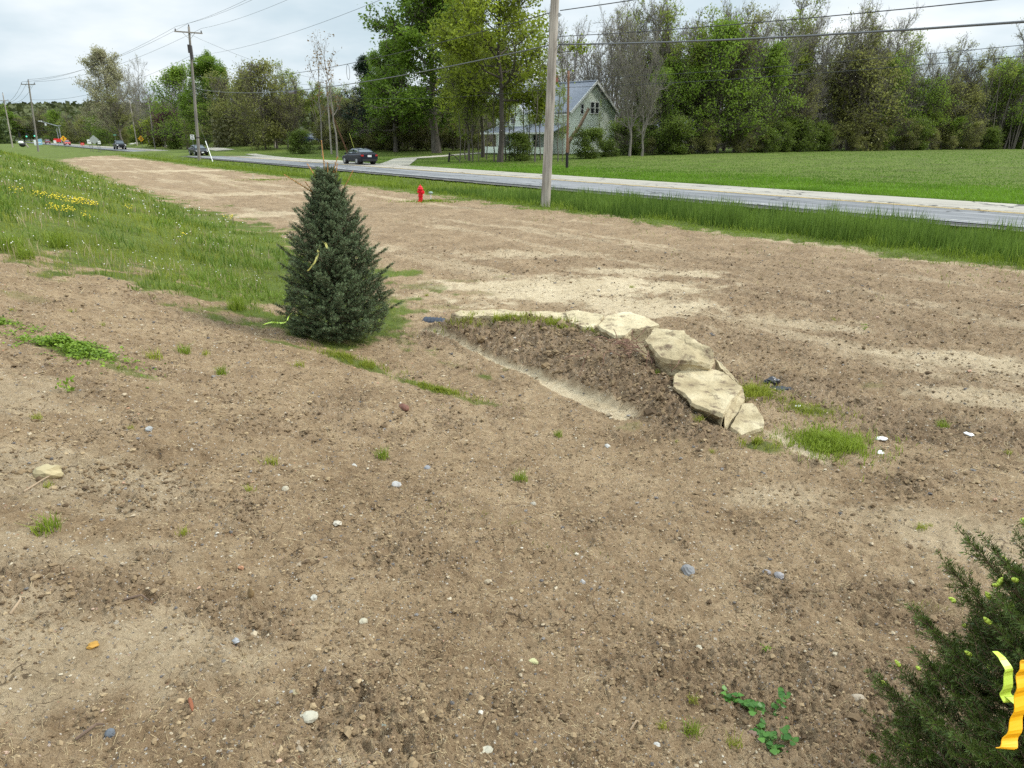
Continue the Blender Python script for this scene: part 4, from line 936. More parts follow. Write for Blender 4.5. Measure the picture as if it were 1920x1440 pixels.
# ------------------------------------------------------------------ signs, signals, roadside things
M_yel2=simple('sign_yellow',(.85,.42,.01),.5); M_sback=simple('sign_back_aluminium',(.36,.38,.36),.5,.3); M_swht=simple('sign_white',(.75,.76,.76),.5); M_sred=simple('sign_red',(.65,.03,.03),.5); M_sblk=simple('sign_black',(.01,.01,.01),.6); M_sgrn=simple('sign_green',(.01,.22,.13),.5); M_sblue=simple('sign_light_blue',(.25,.45,.60),.5); M_post=simple('sign_post_steel',(.16,.17,.15),.6,.4)
def sgn(px,py,w,h,u,label,name,build,D=None,posts=1,cat='sign'):
    Y=Yat(px,u) if D is None else D; p=at(px,py,Y); z=Hs(p.x,p.y)
    t=thing(name,label,cat,(p.x,p.y,z),math.atan2(p.x,p.y)*-1)
    for i in range(posts):
        x=0 if posts==1 else (i-.5)*w*.55
        MB().box((x,.04,(p.z-z)/2-.1),(.09,.06,(p.z-z)+h*.5+.2)).build('post',M_post,t)
    build(t,p.z-z); return t
def diamond(m_face,s,icon=True):
    def f(t,z):
        MB().prism([(-s,0,z),(0,0,z-s),(s,0,z),(0,0,z+s)],(0,.03,0)).build('panel',m_face,t)
        if icon:
            k=MB(); k.box((0,-.012,z),(s*.36,.02,s*.95)); pan=k.build('signal_symbol',M_sblk,t)
            for j,m in enumerate((M_sred,M_yel2,M_sgrn)): MB().cyl((0,-.03,z+s*(.3-.3*j)),(0,-.022,z+s*(.3-.3*j)),s*.12,n=12).build('symbol_lamp',m,pan)
    return f
sgn(119,260,1.5,1.5,20.5,'yellow diamond signal-ahead sign left of the road by the red car','warning_sign',diamond(M_yel2,.78))
sgn(264.5,260,1.5,1.5,35,'yellow diamond signal-ahead sign on the grass beyond the road by the garden','warning_sign',diamond(M_yel2,.74))
sgn(176,262,1.9,1.9,21,'large grey diamond sign seen from the back','warning_sign',diamond(M_sback,.92,False),posts=2)
def rect(mat,w,h,bars=0,bm=None):
    def f(t,z):
        MB().box((0,0,z),(w,.03,h)).build('panel',mat,t)
        for i in range(bars): MB().box((0,-.02,z+h*(.3-.6*i/max(1,bars-1)) if bars>1 else z),(w*.6,.012,h*.12)).build('lettering',bm or M_sblk,t)
    return f
sgn(167,265.5,.8,.9,21.2,'small white route sign left of the grey diamond sign back','route_sign',rect(M_swht,.75,.9,1))
sgn(186,267,.55,.6,21.2,'small white marker sign right of the grey diamond sign back','route_sign',rect(M_swht,.5,.6,1))
sgn(154.5,270,.75,.6,22,'small red sign with a white bar on a short post','stop_marker',rect(M_sred,.75,.55,1,M_swht))
sgn(360.5,257,.72,.9,34.6,'white rectangular road sign behind the crossarm pole','road_sign',rect(M_swht,.70,.88,3))
sgn(215,253,.9,.3,35,'small green street name sign over the black pickup','street_sign',rect(M_sgrn,.85,.25,1,M_swht))
sgn(107.5,263,1.7,.8,22,'bright red rectangular sign near the mast arm','red_sign',rect(M_sred,1.9,1.0))
sgn(103,266,.9,.9,21,'small white sign below the red one','white_sign',rect(M_swht,.7,.8))
sgn(74.5,267,1.5,2.4,14,'light blue and white business sign by the distant road','business_sign',rect(M_sblue,1.7,2.5,1,M_swht),D=300)
sgn(66.5,268,1.0,2.2,14,'narrow white panel sign left of the light blue sign','business_sign',rect(M_swht,1.0,2.3),D=300)
# mast arm with lamp, span signals
Y=330; b=at(117,272,Y); b.z=0; t=thing('mast_arm','grey signal mast with long arm reaching left over the distant road','signal mast',b)
tp=at(110,237,Y)-b; te=at(75,227,Y)-b
MB().cyl((0,0,-.2),tp,.24,.18,10).build('mast',M_met,t); MB().cyl(tp,te,.16,.1,8).build('arm',M_met,t); MB().box(te,(1.4,.5,.3)).build('lamp_head',M_swht,t); MB().box(tp+Vector((.3,0,.3)),(1.4,.5,.35)).build('lamp_head',M_met,t)
q=at(85,231,Y)-b; MB().box(q-Vector((0,0,.5)),(.5,.4,.9)).build('camera_box',M_swht,t)
b=at(112,270,322); b.z=0; t=thing('signal_post','plain pale post standing left of the signal mast','post',b); MB().cyl((0,0,0),at(106,241,322)-b,.2,.16,8).build('shaft',M_met,t)
M_grnl=simple('green_signal_lens',(.1,.7,.55),.3,emit=((.25,1.,.7),.5))
for (x,y,l) in ((50,253,'left traffic light with lit green lens over the road'),(65,252,'right traffic light with lit green lens over the road'),(36.5,254,'unlit dark traffic light left of the lit pair')):
    c=at(x,y,335); t=thing('traffic_light',l,'traffic light',c); MB().box((0,0,0),(.7,.5,1.9),taper=.9).build('housing',M_sblk,t)
    MB().cyl((0,-.28,-.6),(0,-.34,-.6),.36,n=12).build('lens',M_grnl if x>40 else M_sblk,t)
    MB().box((0,-.2,-.25),(.7,.5,.06)).build('visor',M_sblk,t)
    MB().cyl((0,0,.9),(0,0,2.0),.05,n=6).build('hanger',M_wire,t)
wire('span_wire','span wire carrying the distant traffic lights',at(20,240,335),at(112,243,335),.7,.05)
Y=165; b=at(50,277,Y); b.z=Hs(b.x,b.y); t=thing('roadside_drum','white-topped black rounded container by a short leaning post at far left','container',at(43,276,Y))
MB().ball((0,0,.55),.66,12,7,(1,1,.8)).build('drum',M_blk,t,smooth=True); MB().ball((-.1,-.25,.95),.55,12,7,(1,1,.62)).build('lid',M_swht,t,smooth=True)
MB().box((.95,0,.3),(.22,.2,.9),0,0,-.5).build('post',W_grey,t)
# garden stones
t_g=[]
for i,x in enumerate((247,256,269,278,288,296,305,313,322)):
    D=Yat(x,39)+random.uniform(0,3); p=at(x,261-(i%3),D); z=Hs(p.x,p.y)
    MB().ball((p.x,p.y,z+.25),random.uniform(.5,.8),7,5,(1.3,1,.6),i).build('garden_stone',simple('pale_garden_stone',(.42,.40,.36),.9,nscale=3,namt=.3) if i==0 else bpy.data.materials['pale_garden_stone'],None,p,label='pale stone edging the flower garden beyond the road',cat='stone',group='stones edging the flower garden')
# ------------------------------------------------------------------ hydrant
p=G(789,378); t=thing('fire_hydrant','red fire hydrant standing in a grassy spot on the dirt','fire hydrant',p)
M_hyd=paint('hydrant_red',(.62,.012,.022)); k=.88
MB().lathe((0,0,0),[(.15*k,-.1),(.15*k,.02),(.15*k,.05),(.10*k,.06),(.10*k,.22),(.13*k,.225),(.13*k,.26),(.105*k,.27),(.105*k,.50),(.10*k,.52)],20).build('barrel',M_hyd,t,smooth=False)
bo=MB().lathe((0,0,.50),[(.145*k,0),(.15*k,.02),(.145*k,.045),(.115*k,.06),(.10*k,.11),(.06*k,.15),(.035*k,.16),(.03*k,.20),(.0*k+.005,.205)],20).build('bonnet',M_hyd,t)
def noz(d,r,L,z):
    d=Vector(d).normalized(); c=Vector((0,0,z)); MB().cyl(c+d*.05,c+d*(.09+L),r*.8,n=14).cyl(c+d*(.08+L),c+d*(.13+L),r,n=14).cyl(c+d*(.12+L),c+d*(.16+L),r*.35,n=5).build('nozzle_cap',M_hyd,t)
noz((.8,-.6,0),.085,.03,.40); noz((-.6,-.8,0),.05,.02,.42); noz((.6,.8,0),.05,.02,.42)
p2=G(808,378); t=thing('marker_post','short pale marker stake with grey disc right of the hydrant','marker',p2); MB().cyl((0,0,-.1),(0,0,.26),.018,n=8).build('stake',M_swht,t); MB().ball((0,0,.33),.09,10,6,(1.1,1.1,.7)).build('cap',simple('dull_green_cap',(.22,.30,.26),.6),t)
p2=G(475,336); MB().box((0,0,.12),(.10,.05,.36),.3,.05,.1).build('survey_stake',simple('bare_pine_stake',(.62,.55,.40),.8,nscale=6),None,label='short pale wooden survey stake in the far dirt',cat='stake').location=p2
# ------------------------------------------------------------------ boulders
def rockmat(n,c1,c2,c3):
    m,nt,o=newmat(n); b=NB(nt); co=b.n('ShaderNodeTexCoord').outputs['Object']
    a=b.noise(co,5,5,.6); l=b.noise(co,1.6,3,.5); f=b.noise(co,45,4,.7)
    c=b.ramp(b.m('ADD',b.m('MULTIPLY',a,.5),b.m('MULTIPLY',l,.5)),[(.36,c1),(.52,c2),(.66,c3)])
    c=b.mix(b.m('MULTIPLY',f,.25),c,(.30,.24,.15))
    so=b.noise(b.n('ShaderNodeMapping',inp={0:co,1:(3,5,1)}).outputs[0],7,5,.65)
    c=b.mix(b.m('MULTIPLY',b.m('MULTIPLY',b.m('MAXIMUM',b.m('SUBTRACT',so,.53),0.),8.),.85),c,(.13,.09,.06))
    st=b.noise(b.n('ShaderNodeMapping',inp={0:co,2:(.3,.2,0),3:(1.2,1.2,16)}).outputs[0],1.,3,.5)
    h=b.m('ADD',b.m('MULTIPLY',f,.35),b.m('ADD',b.m('MULTIPLY',a,.7),b.m('MULTIPLY',st,.5)))
    bp=b.n('ShaderNodeBump',inp={'Height':h,'Strength':1.,'Distance':.04})
    p=b.n('ShaderNodeBsdfPrincipled',inp={'Base Color':c,'Roughness':.9,'Normal':bp.outputs[0]}); p.inputs['Specular IOR Level'].default_value=.2; nt.links.new(p.outputs[0],o.inputs[0]); return m
M_rock=rockmat('tan_sandstone',(.28,.22,.125),(.45,.375,.23),(.57,.495,.33))
M_rock2=rockmat('pale_sandstone',(.38,.315,.19),(.56,.48,.31),(.68,.605,.425))
def boulder(pts,zb,label,inset=.12,rough=.02,bulge=0.,seed=0,name='boulder',low=None,edge=.03,mat=None):
    W=[PZ(a,b,z) for a,b,z in pts]; cen=sum(W,Vector())/len(W)
    # resample outline
    ring=[]
    for i in range(len(W)):
        a,b=W[i],W[(i+1)%len(W)]; k=max(2,int((b-a).length/.018))
        for j in range(k): ring.append(a.lerp(b,j/k))
    n=len(ring); v=[]; lev=[]
    for s in (.08,.18,.3,.42,.54,.66,.77,.86,.93,.975): 
        v+=[cen.lerp(q,s)+Vector((0,0,bulge*(1-s*s))) for q in ring]; lev.append(0)
    cz=lambda q:q
    for i,q in enumerate(ring): v.append(q-Vector((0,0,edge)))
    zt=[q.z for q in ring]; K=11
    for j in range(1,K+1):
        t=j/K
        for i,q in enumerate(ring):
            ins=inset*math.sin(t*1.6)*(1 if low is None else low(q,cen)); d=(q-cen); d.z=0
            p=q-d*ins; v.append(Vector((p.x,p.y,(q.z-edge)+(zb-q.z+edge)*t)))
    rings=len(v)//n
    vv=np.array([tuple(a) for a in v]); 
    nx=fbm(vv[:,0]*5+seed,vv[:,1]*5+vv[:,2]*7,90+seed,3)-.5; ny=fbm(vv[:,0]*6-vv[:,2]*6,vv[:,1]*6+seed,95+seed,3)-.5; nz=fbm(vv[:,0]*4+seed*3,vv[:,1]*4,99+seed,4)-.5
    hi=fbm(vv[:,0]*18+vv[:,2]*13,vv[:,1]*18-vv[:,2]*11,120+seed,3)-.5
    ridge=np.abs(fbm(vv[:,0]*3.5+seed,vv[:,1]*3.5+vv[:,2]*2,130+seed,2)-.5)
    vv[:,0]+=nx*rough*3.0+hi*rough*.8; vv[:,1]+=ny*rough*3.0+hi*rough*.8; h2=fbm(vv[:,0]*45+vv[:,2]*30,vv[:,1]*45-vv[:,2]*28,140+seed,2)-.5; vv[:,0]+=h2*.006; vv[:,1]+=h2*.006; vv[:,2]+=nz*rough*3.2+hi*rough*.9-ridge*rough*2.2+h2*.007
    f=[]
    for r in range(rings-1):
        for i in range(n): f.append((r*n+i,(r+1)*n+i,(r+1)*n+(i+1)%n,r*n+(i+1)%n))
    f.append(tuple(range(n)))
    m=MB(); m.add([tuple(a) for a in vv],f); loc=Vector((cen.x,cen.y,0))
    return m.build(name,mat or M_rock,None,loc,label=label,cat='boulder',group='sandstone boulders edging the planting bed')
B1=[(1262,698,.17),(1280,690,.17),(1330,690,.17),(1345,694,.16),(1362,702,.16),(1384,716,.15),(1392,728,.14),(1378,745,.13),(1362,764,.12),(1356,777,.11),(1330,768,.13),(1294,754,.15),(1286,738,.16),(1262,722,.17)]
boulder(B1,-.2,'large flat sandstone slab with a sharp front corner, second from the near end',.42,.014,seed=1,low=lambda q,c: 1. if q.x<c.x-.05 else .05)
boulder([(1358,764,.11),(1380,742,.12),(1390,722,.13),(1396,735,.10),(1397,748,.08),(1383,775,.03),(1368,795,-.02),(1362,812,-.06),(1359,800,.0)],-.25,'thin upright sandstone slice leaning on the slab with the sharp corner',.05,.010,seed=8,edge=.01)
B2=[(1209,636,.40),(1227,613,.42),(1285,619,.44),(1296,631,.44),(1322,643,.42),(1338,657,.36),(1341,674,.28),(1334,684,.24),(1312,680,.27),(1270,672,.30),(1238,668,.31),(1222,652,.36)]
boulder(B2,.12,'bulky rounded sandstone boulder resting on the flat slab',.16,.018,.05,seed=2,edge=.04)
B3=[(1121,609,.34),(1140,590,.37),(1177,583,.38),(1211,592,.38),(1237,607,.35),(1216,612,.34),(1186,617,.33),(1172,630,.30),(1150,629,.30)]
boulder(B3,-.1,'sandstone slab with a dark shaded face behind the bulky rounded boulder',.30,.012,seed=3,mat=M_rock2)
boulder([(845,587,.27),(862,581,.28),(900,579,.28),(950,581,.28),(985,584,.28),(987,592,.25),(960,592,.25),(900,591,.25),(860,592,.25)],-.15,'long low sandstone slab at the left end of the curved row',.1,.014,seed=4,mat=M_rock2)
boulder([(986,584,.28),(1030,583,.28),(1062,584,.28),(1066,600,.23),(1040,597,.23),(988,592,.25)],-.15,'low middle sandstone slab of the curved row',.1,.012,seed=5,mat=M_rock2)
boulder([(1062,583,.30),(1076,580,.31),(1110,586,.31),(1134,590,.31),(1124,606,.27),(1112,613,.25),(1088,612,.25),(1064,603,.24)],-.15,'sandstone slab right of the middle one with soil crumbs on top',.1,.012,seed=6,mat=M_rock2)
B7=[(1368,797,.02),(1380,778,.05),(1392,757,.07),(1411,756,.07),(1424,768,.06),(1432,780,.05),(1433,800,.02),(1415,806,.01),(1390,814,-.01)]
boulder(B7,-.2,'lowest flat sandstone slab lying on the ground at the near end',.2,.010,seed=7)
boulder([(1341,672,.12),(1352,680,.12),(1368,696,.11),(1388,718,.10),(1396,732,.06),(1380,716,.13),(1352,690,.14)],-.15,'narrow sandstone ledge on the field side of the flat slab',.1,.010,seed=9)
# ------------------------------------------------------------------ spruces
M_nd_far=leafmat('blue_green_spruce_needles',(.020,.040,.018),(.15,.205,.09),.08,.5)
M_nd_near=leafmat('dark_green_spruce_needles',(.014,.030,.006),(.125,.18,.032),.12,.4)
M_shoot=simple('orange_brown_shoot',(.42,.22,.07),.8,nscale=30,namt=.3); M_twig=simple('brown_spruce_twig',(.13,.08,.045),.9)
M_bud=simple('lime_new_growth',(.48,.60,.07),.55,nscale=60,namt=.3)
def spruce(loc,Ht,Rb,nbr,seed,ndl,nw,per,mat,label,buds=0,leaders=None,shootL=(.10,.2),low=.03,prof=None,ns=11,view=None,el0=12,el1=40,curv=.10,fill=0,fl=(.07,.12)):
    rng=np.random.default_rng(seed); rd=random.Random(seed)
    t=thing('spruce_tree',label,'tree',loc)
    segs=[]; sh=[]   # shoots: p0,p1,tint
    tr=MB(); tr.path([(0,0,-.1),(0.01,0,Ht*.5),(0,0,Ht*.9)],[.045*Ht/2,.025*Ht/2,.008],8); tr.build('trunk',bark_d,t)
    for i in range(nbr):
        f=low+(1-low-.06)*((i+.5)/nbr)**.92; z=f*Ht
        az=i*2.39996+rd.uniform(-.3,.3); rr=Rb*prof(f)*(rd.uniform(.84,1.08) if rd.random()<.85 else rd.uniform(1.08,1.22))
        el=R(el0+el1*f+rd.uniform(-8,8)); L=rr/math.cos(el)*.97
        z0=max(z-math.sin(el)*L*.75,.02)
        d=np.array([math.cos(az)*math.cos(el),math.sin(az)*math.cos(el),math.sin(el)])
        a=np.array([0,0,z0]); K=5
        pts=[a+d*L*(j/K)+np.array([0,0,(-.03+curv*(j/K)**2)*L]) for j in range(K+1)]
        for j in range(K): segs.append((pts[j],pts[j+1],.004*(1-j/K)+.0014,.004*(1-(j+1)/K)+.0014))
        m=max(4,int(ns*(L/Rb)+2)); side=np.cross(d,[0,0,1]); side/=np.linalg.norm(side)
        tb=rd.uniform(0,1)
        for j in range(m):
            q=.16+.84*(j+.5)/m; x=q*K; k=min(int(x),K-1); base=pts[k]+(pts[k+1]-pts[k])*(x-k)
            for s in (-1,1,0):
                if s==0 and rd.random()<.35: continue
                ang=rd.uniform(.5,.95); dd=d*math.cos(ang)+side*s*math.sin(ang)+np.array([0,0,.35 if s==0 else rd.uniform(-.12,.30)])
                dd/=np.linalg.norm(dd); l=rd.uniform(*shootL)*(1.25-.5*q)
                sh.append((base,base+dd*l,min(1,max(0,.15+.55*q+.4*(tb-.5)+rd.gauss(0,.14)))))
        e=pts[-1]-pts[-2]; e/=np.linalg.norm(e); sh.append((pts[-2],pts[-1]+e*shootL[1]*.7,.75))
        for s in (-1,1):
            dd=e+side*s*.55; dd/=np.linalg.norm(dd); sh.append((pts[-1],pts[-1]+dd*shootL[0],.7))
    for i in range(fill):
        f=low+(1-low-.05)*rd.random()**1.15; az=rd.uniform(0,6.283)
        if view and math.cos(az)*view[0]+math.sin(az)*view[1]<-.1 and rd.random()<.8: continue
        r0_=Rb*prof(f)*(1-.55*rd.random()**1.8)*.95
        a=np.array([math.cos(az)*r0_,math.sin(az)*r0_,f*Ht+r0_*.12-.03]); e=R(el0+el1*f*.9+rd.uniform(-22,34)); az2=az+rd.gauss(0,.75)
        dd=np.array([math.cos(az2)*math.cos(e),math.sin(az2)*math.cos(e),math.sin(e)]); l=rd.uniform(*fl)
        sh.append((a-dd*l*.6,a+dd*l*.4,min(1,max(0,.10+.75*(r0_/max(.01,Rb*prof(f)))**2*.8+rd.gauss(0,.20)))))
    if leaders:
        ls=MB()
        for (dx,dy,dz0,dx1,dy1,dz1,need) in leaders:
            a=np.array([dx,dy,dz0]);b=np.array([dx1,dy1,dz1]); ls.cyl(a,b,.008,.005,6); 
            if need: sh.append((a-(b-a)*.15,a+(b-a)*min(.8,need+.25),.95))
            for q in np.arange(.1,.95,.12):
                w=rd.uniform(0,6.28); c=a+(b-a)*q; ls.cyl(c,c+np.array([math.cos(w)*.02,math.sin(w)*.02,.015]),.004,.002,4,False)
        ls.build('leader_shoots',M_shoot,t)
    for s in sh: segs.append((s[0],s[1],.0016,.0010))
    V,Fc=frusta([s[0] for s in segs],[s[1] for s in segs],[s[2] for s in segs],[s[3] for s in segs],4)
    obj('branches',mesh_np('branches',V,Fc,M_twig,True),t)
    P0=np.array([s[0] for s in sh]);P1=np.array([s[1] for s in sh]);T=np.array([s[2] for s in sh])
    N=len(sh); Ln=np.linalg.norm(P1-P0,axis=1); cnt=np.maximum(8,(per*Ln).astype(int))
    if view: cs=(P1[:,0]*view[0]+P1[:,1]*view[1])/np.maximum(np.hypot(P1[:,0],P1[:,1]),.01); cnt=np.where((cs<.05)|(P1[:,2]<.3),np.maximum(8,cnt//5),cnt)
    idx=np.repeat(np.arange(N),cnt); M=len(idx)
    q=rng.uniform(0,1.02,M); ax=(P1-P0)/Ln[:,None]; c=P0[idx]+(P1-P0)[idx]*q[:,None]
    rv=rng.normal(size=(M,3)); rv[:,2]+=.35; A=ax[idx]; rv-=A*np.sum(rv*A,1,keepdims=True); rv/=np.linalg.norm(rv,axis=1,keepdims=True)
    fw=rng.uniform(.25,.85,M)[:,None]; dn=rv+A*fw; dn/=np.linalg.norm(dn,axis=1,keepdims=True)
    ln=(ndl*rng.uniform(.75,1.15,M)*(1-.35*np.clip(q-.8,0,1)*5*.5))[:,None]; sd=np.cross(dn,rv+.3*rng.normal(size=(M,3))); sd/=np.linalg.norm(sd,axis=1,keepdims=True)
    V=np.stack([c-sd*nw*.5,c+dn*ln*.5-sd*nw*.5,c+dn*ln,c+dn*ln*.5+sd*nw*.5],1).reshape(-1,3)
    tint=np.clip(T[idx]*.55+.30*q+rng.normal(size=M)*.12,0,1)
    obj('needles',mesh_np('needles',V,np.arange(M*4).reshape(-1,4),mat,False,np.repeat(tint,4)),t)
    if buds:
        bm=MB(); cand=[s for s in sh if s[2]>.5 and (s[1][0]<.1)]; rd.shuffle(cand)
        for s in cand[:buds]:
            e=(s[1]-s[0]); e/=np.linalg.norm(e)
            k=rd.choice([1,1,2,3])
            for j in range(k):
                dd=e+np.array([rd.gauss(0,.5),rd.gauss(0,.5),rd.gauss(.2,.4)])*(0 if j==0 else 1); dd/=np.linalg.norm(dd)
                l=rd.uniform(.013,.024); a=s[1]; r=rd.uniform(.0050,.0074)
                bm.cyl(a,a+dd*l*.3,r*.55,r,7).cyl(a+dd*l*.3,a+dd*l*.8,r,r*.9,7).cyl(a+dd*l*.8,a+dd*l*1.15,r*.9,r*.3,7)
        bm.build('new_growth',M_bud,t,smooth=True)
    return t,sh
sp=Vector((-2.20,8.85,0)); sp.z=Hs(sp.x,sp.y)
lead=[(0,0,1.78,-.02,0,2.36,.35),(0,0,1.75,.16,-.02,2.18,.4),(0,0,1.75,-.22,.03,2.10,.4),(.05,0,1.72,.14,.03,2.10,.3),(-.05,-.02,1.7,-.48,-.05,1.98,.6),(.08,0,1.62,.32,.03,2.02,.5),(-.06,0,1.6,-.24,-.05,1.9,.4),(.02,-.03,1.7,.05,-.08,2.12,.4)]
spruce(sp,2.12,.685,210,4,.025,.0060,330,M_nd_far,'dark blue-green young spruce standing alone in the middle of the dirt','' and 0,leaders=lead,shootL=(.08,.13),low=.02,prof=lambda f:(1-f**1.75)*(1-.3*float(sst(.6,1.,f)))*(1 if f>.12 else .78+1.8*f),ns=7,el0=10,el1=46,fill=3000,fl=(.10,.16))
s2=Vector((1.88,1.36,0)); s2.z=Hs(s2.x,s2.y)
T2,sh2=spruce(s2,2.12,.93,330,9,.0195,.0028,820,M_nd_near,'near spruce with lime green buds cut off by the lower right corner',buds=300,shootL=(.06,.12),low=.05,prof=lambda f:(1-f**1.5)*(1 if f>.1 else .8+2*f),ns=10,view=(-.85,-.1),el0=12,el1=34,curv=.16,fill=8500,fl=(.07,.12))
# ------------------------------------------------------------------ flagging ribbons
M_rl=simple('lime_flagging_tape',(.50,.68,.07),.4,spec=.4); M_ro=simple('orange_yellow_flagging_tape',(.85,.40,.0),.4,spec=.4); M_ry=simple('faded_yellow_tape',(.66,.62,.18),.5)
def ribbon(pts,w,mat,label,wdir=(1,0,0),name='flagging_ribbon'):
    P=[Vector(p) for p in pts]; out=[];f=[]; D=[]
    for i in range(len(P)-1):
        p0=P[max(i-1,0)];p1=P[i];p2=P[i+1];p3=P[min(i+2,len(P)-1)]
        for k in range(6): q=k/6; D.append(.5*((2*p1)+(p2-p0)*q+(2*p0-5*p1+4*p2-p3)*q*q+(3*p1-p0-3*p2+p3)*q**3))
    D.append(P[-1]); n=len(D)
    w_=.0022
    for i,p in enumerate(D):
        a=Vector(wdir).normalized(); a=(Matrix.Rotation(.28*math.sin(i*.12),3,'Z')@a); ww=(w[0]+(w[1]-w[0])*i/n)/2 if isinstance(w,tuple) else w/2
        th=Vector((0,-.0008,0)); p=p+Vector((0,w_*math.sin(i*1.1),0)); out+=[p-a*ww-th,p+a*ww-th,p+a*ww+th,p-a*ww+th]
    for i in range(n-1):
        for k in range(4): f.append((i*4+k,i*4+(k+1)%4,(i+1)*4+(k+1)%4,(i+1)*4+k))
    f+=[(0,1,2,3),((n-1)*4+3,(n-1)*4+2,(n-1)*4+1,(n-1)*4)]
    m=MB(); m.add(out,f); return m.build(name,mat,None,D[0],label=label,cat='ribbon')
def ac(px,py,d):
    r=ray(px,py); return Vector((r[0]*d,r[1]*d,EYE+r[2]*d))
ribbon([ac(1866,1222,1.12),ac(1880,1235,1.10),ac(1892,1262,1.09),ac(1886,1300,1.09),ac(1896,1318,1.09)],(.008,.024),M_rl,'lime green ribbon end hanging on the near spruce')
ribbon([ac(1893,1305,1.09),ac(1915,1322,1.08),ac(1945,1345,1.08)],(.016,.015),M_rl,'lime green ribbon end stretched right across the orange ribbon')
ribbon([ac(1928,1238,1.07),ac(1918,1262,1.07),ac(1914,1300,1.065),ac(1908,1345,1.06),ac(1896,1385,1.055),ac(1886,1406,1.05)],(.018,.025),M_ro,'orange-yellow ribbon hanging on the near spruce')
ribbon([ac(603,452,8.5),ac(598,462,8.45),ac(596,476,8.4),ac(590,492,8.37),ac(577,508,8.4)],(.03,.02),M_ry,'yellow ribbon tied half way up the middle spruce')
ribbon([ac(603,452,8.5),ac(610,456,8.45),ac(614,466,8.42)],(.03,.025),M_ry,'short yellow ribbon end right of the long one on the middle spruce')
pp=[G(494,610),G(510,609),G(528,610)]; pp=[p+Vector((0,0,.02)) for p in pp]
ribbon(pp+[ac(537,603,8.25),ac(541,594,8.3),ac(547,587,8.3)],(.05,.03),M_rl,'lime yellow ribbon trailing on the ground at the foot of the middle spruce',wdir=(.3,1,.2))
# ------------------------------------------------------------------ debris
def crumple(pts,r,mat,label,name,cat,seed,sc=(1.6,1,.5),rz=0,buried=.3):
    rd=random.Random(seed); p=pts; m=MB().ball((0,0,0),r,18,12,sc,rz)
    o=m.build(name,mat,None,None,label=label,cat=cat); v=o.data.vertices
    for q in v:
        n=fbm(np.array([q.co.x/r*2.2+seed]),np.array([q.co.y/r*2.2+q.co.z/r*2]),seed,3)[0]-.5; k=1+n*.9; q.co*=k
    o.location=p+Vector((0,0,r*sc[2]*(1-buried))); return o
M_blkp=simple('black_plastic',(.012,.013,.018),.35)
crumple(G(1447,722),.075,M_blkp,'crumpled black plastic sheet lying on grass behind the boulders','plastic_sheet','plastic',3,(1.3,.9,.6),.3)
crumple(G(1467,731),.08,M_blkp,'flat tail of black plastic right of the crumpled sheet','plastic_sheet','plastic',5,(1.6,.8,.3),-.5)
# corrugated pipe end
p=G(817,602); t=thing('drain_pipe','dark blue corrugated drain pipe end poking out at the left end of the boulders','drain pipe',p-Vector((0,0,.05)),-.25)
mm=MB(); M_pipe=simple('dark_blue_pipe',(.016,.024,.042),.45)
pr=[]
for i in range(13): pr.append((.125+(.012 if i%2 else 0)-.05*max(0,(i-9)/3)**2*.4,i*.028))
v=[];n=18
for r,x in pr:
    for k in range(n): w=2*math.pi*k/n; v.append((-.18+x,math.cos(w)*r*.8,math.sin(w)*r*.8-.02))
mm.add(v,[(i*n+k,i*n+(k+1)%n,(i+1)*n+(k+1)%n,(i+1)*n+k) for i in range(12) for k in range(n)]+[tuple(range(n)),tuple(range(12*n,13*n))[::-1]]); mm.build('pipe_wall',M_pipe,t)
# roots
rdr=random.Random(8); c0=PZ(1190,655,.30); m=MB()
for i in range(34):
    a=c0+Vector((rdr.gauss(0,.22),rdr.gauss(0,.10),rdr.uniform(-.04,.06))); d=Vector((rdr.gauss(0,1),rdr.gauss(0,.5),rdr.uniform(0,.5))).normalized(); pts=[a]
    for k in range(7): d=(d+Vector((rdr.gauss(0,.45),rdr.gauss(0,.45),rdr.gauss(-.12,.3)))).normalized(); pts.append(pts[-1]+d*.05)
    m.path(pts,.004,4)
m.build('root_tangle',simple('reddish_root',(.20,.11,.075),.9),None,c0,label='tangle of thin reddish roots beside the bulky rounded boulder',cat='roots',kind='stuff')
M_wp=simple('white_scrap',(.75,.75,.74),.6)
for i,(x,y,r,l) in enumerate(((1652,827,.035,'white plastic scrap right of the green grass patch'),(1650,852,.03,'white scrap lying lower, right of the green grass patch'),(1814,824,.03,'white scrap in the dirt near the right edge'),(1497,768,.03,'small white scrap between the grass patches'))):
    crumple(G(x,y),r,M_wp,l,'plastic_scrap','scrap',10+i,(1.6,1,.35),i,.1)
# ------------------------------------------------------------------ single stones
def stone(px,py,wpx,col,label,sc=(1,.8,.6),seed=0,name='stone',cat='stone'):
    p=G(px,py); d=math.sqrt(p.x**2+p.y**2+(p.z-EYE)**2); r=wpx*d/F/2
    m=MB().ball((0,0,0),r,14,9,(1,1,1)); key='stone_%02d'%seed; c=col
    o=m.build(name,simple(name+'_surface',tuple(q*.62 for q in c),.85,nscale=.9/r*.35,namt=.22,bump=.3),None,None,label=label,cat=cat)
    for q in o.data.vertices:
        k=fbm(np.array([q.co.x/r*1.3+seed*3.1]),np.array([q.co.y/r*1.3+q.co.z/r*1.7]),seed,2)[0]-.5; q.co*=(1+.75*k)
        q.co=Vector((q.co.x*sc[0],q.co.y*sc[1],q.co.z*sc[2]))
    o.rotation_euler=(0,0,seed*.7); o.location=p+Vector((0,0,r*sc[2]*.22)); return o
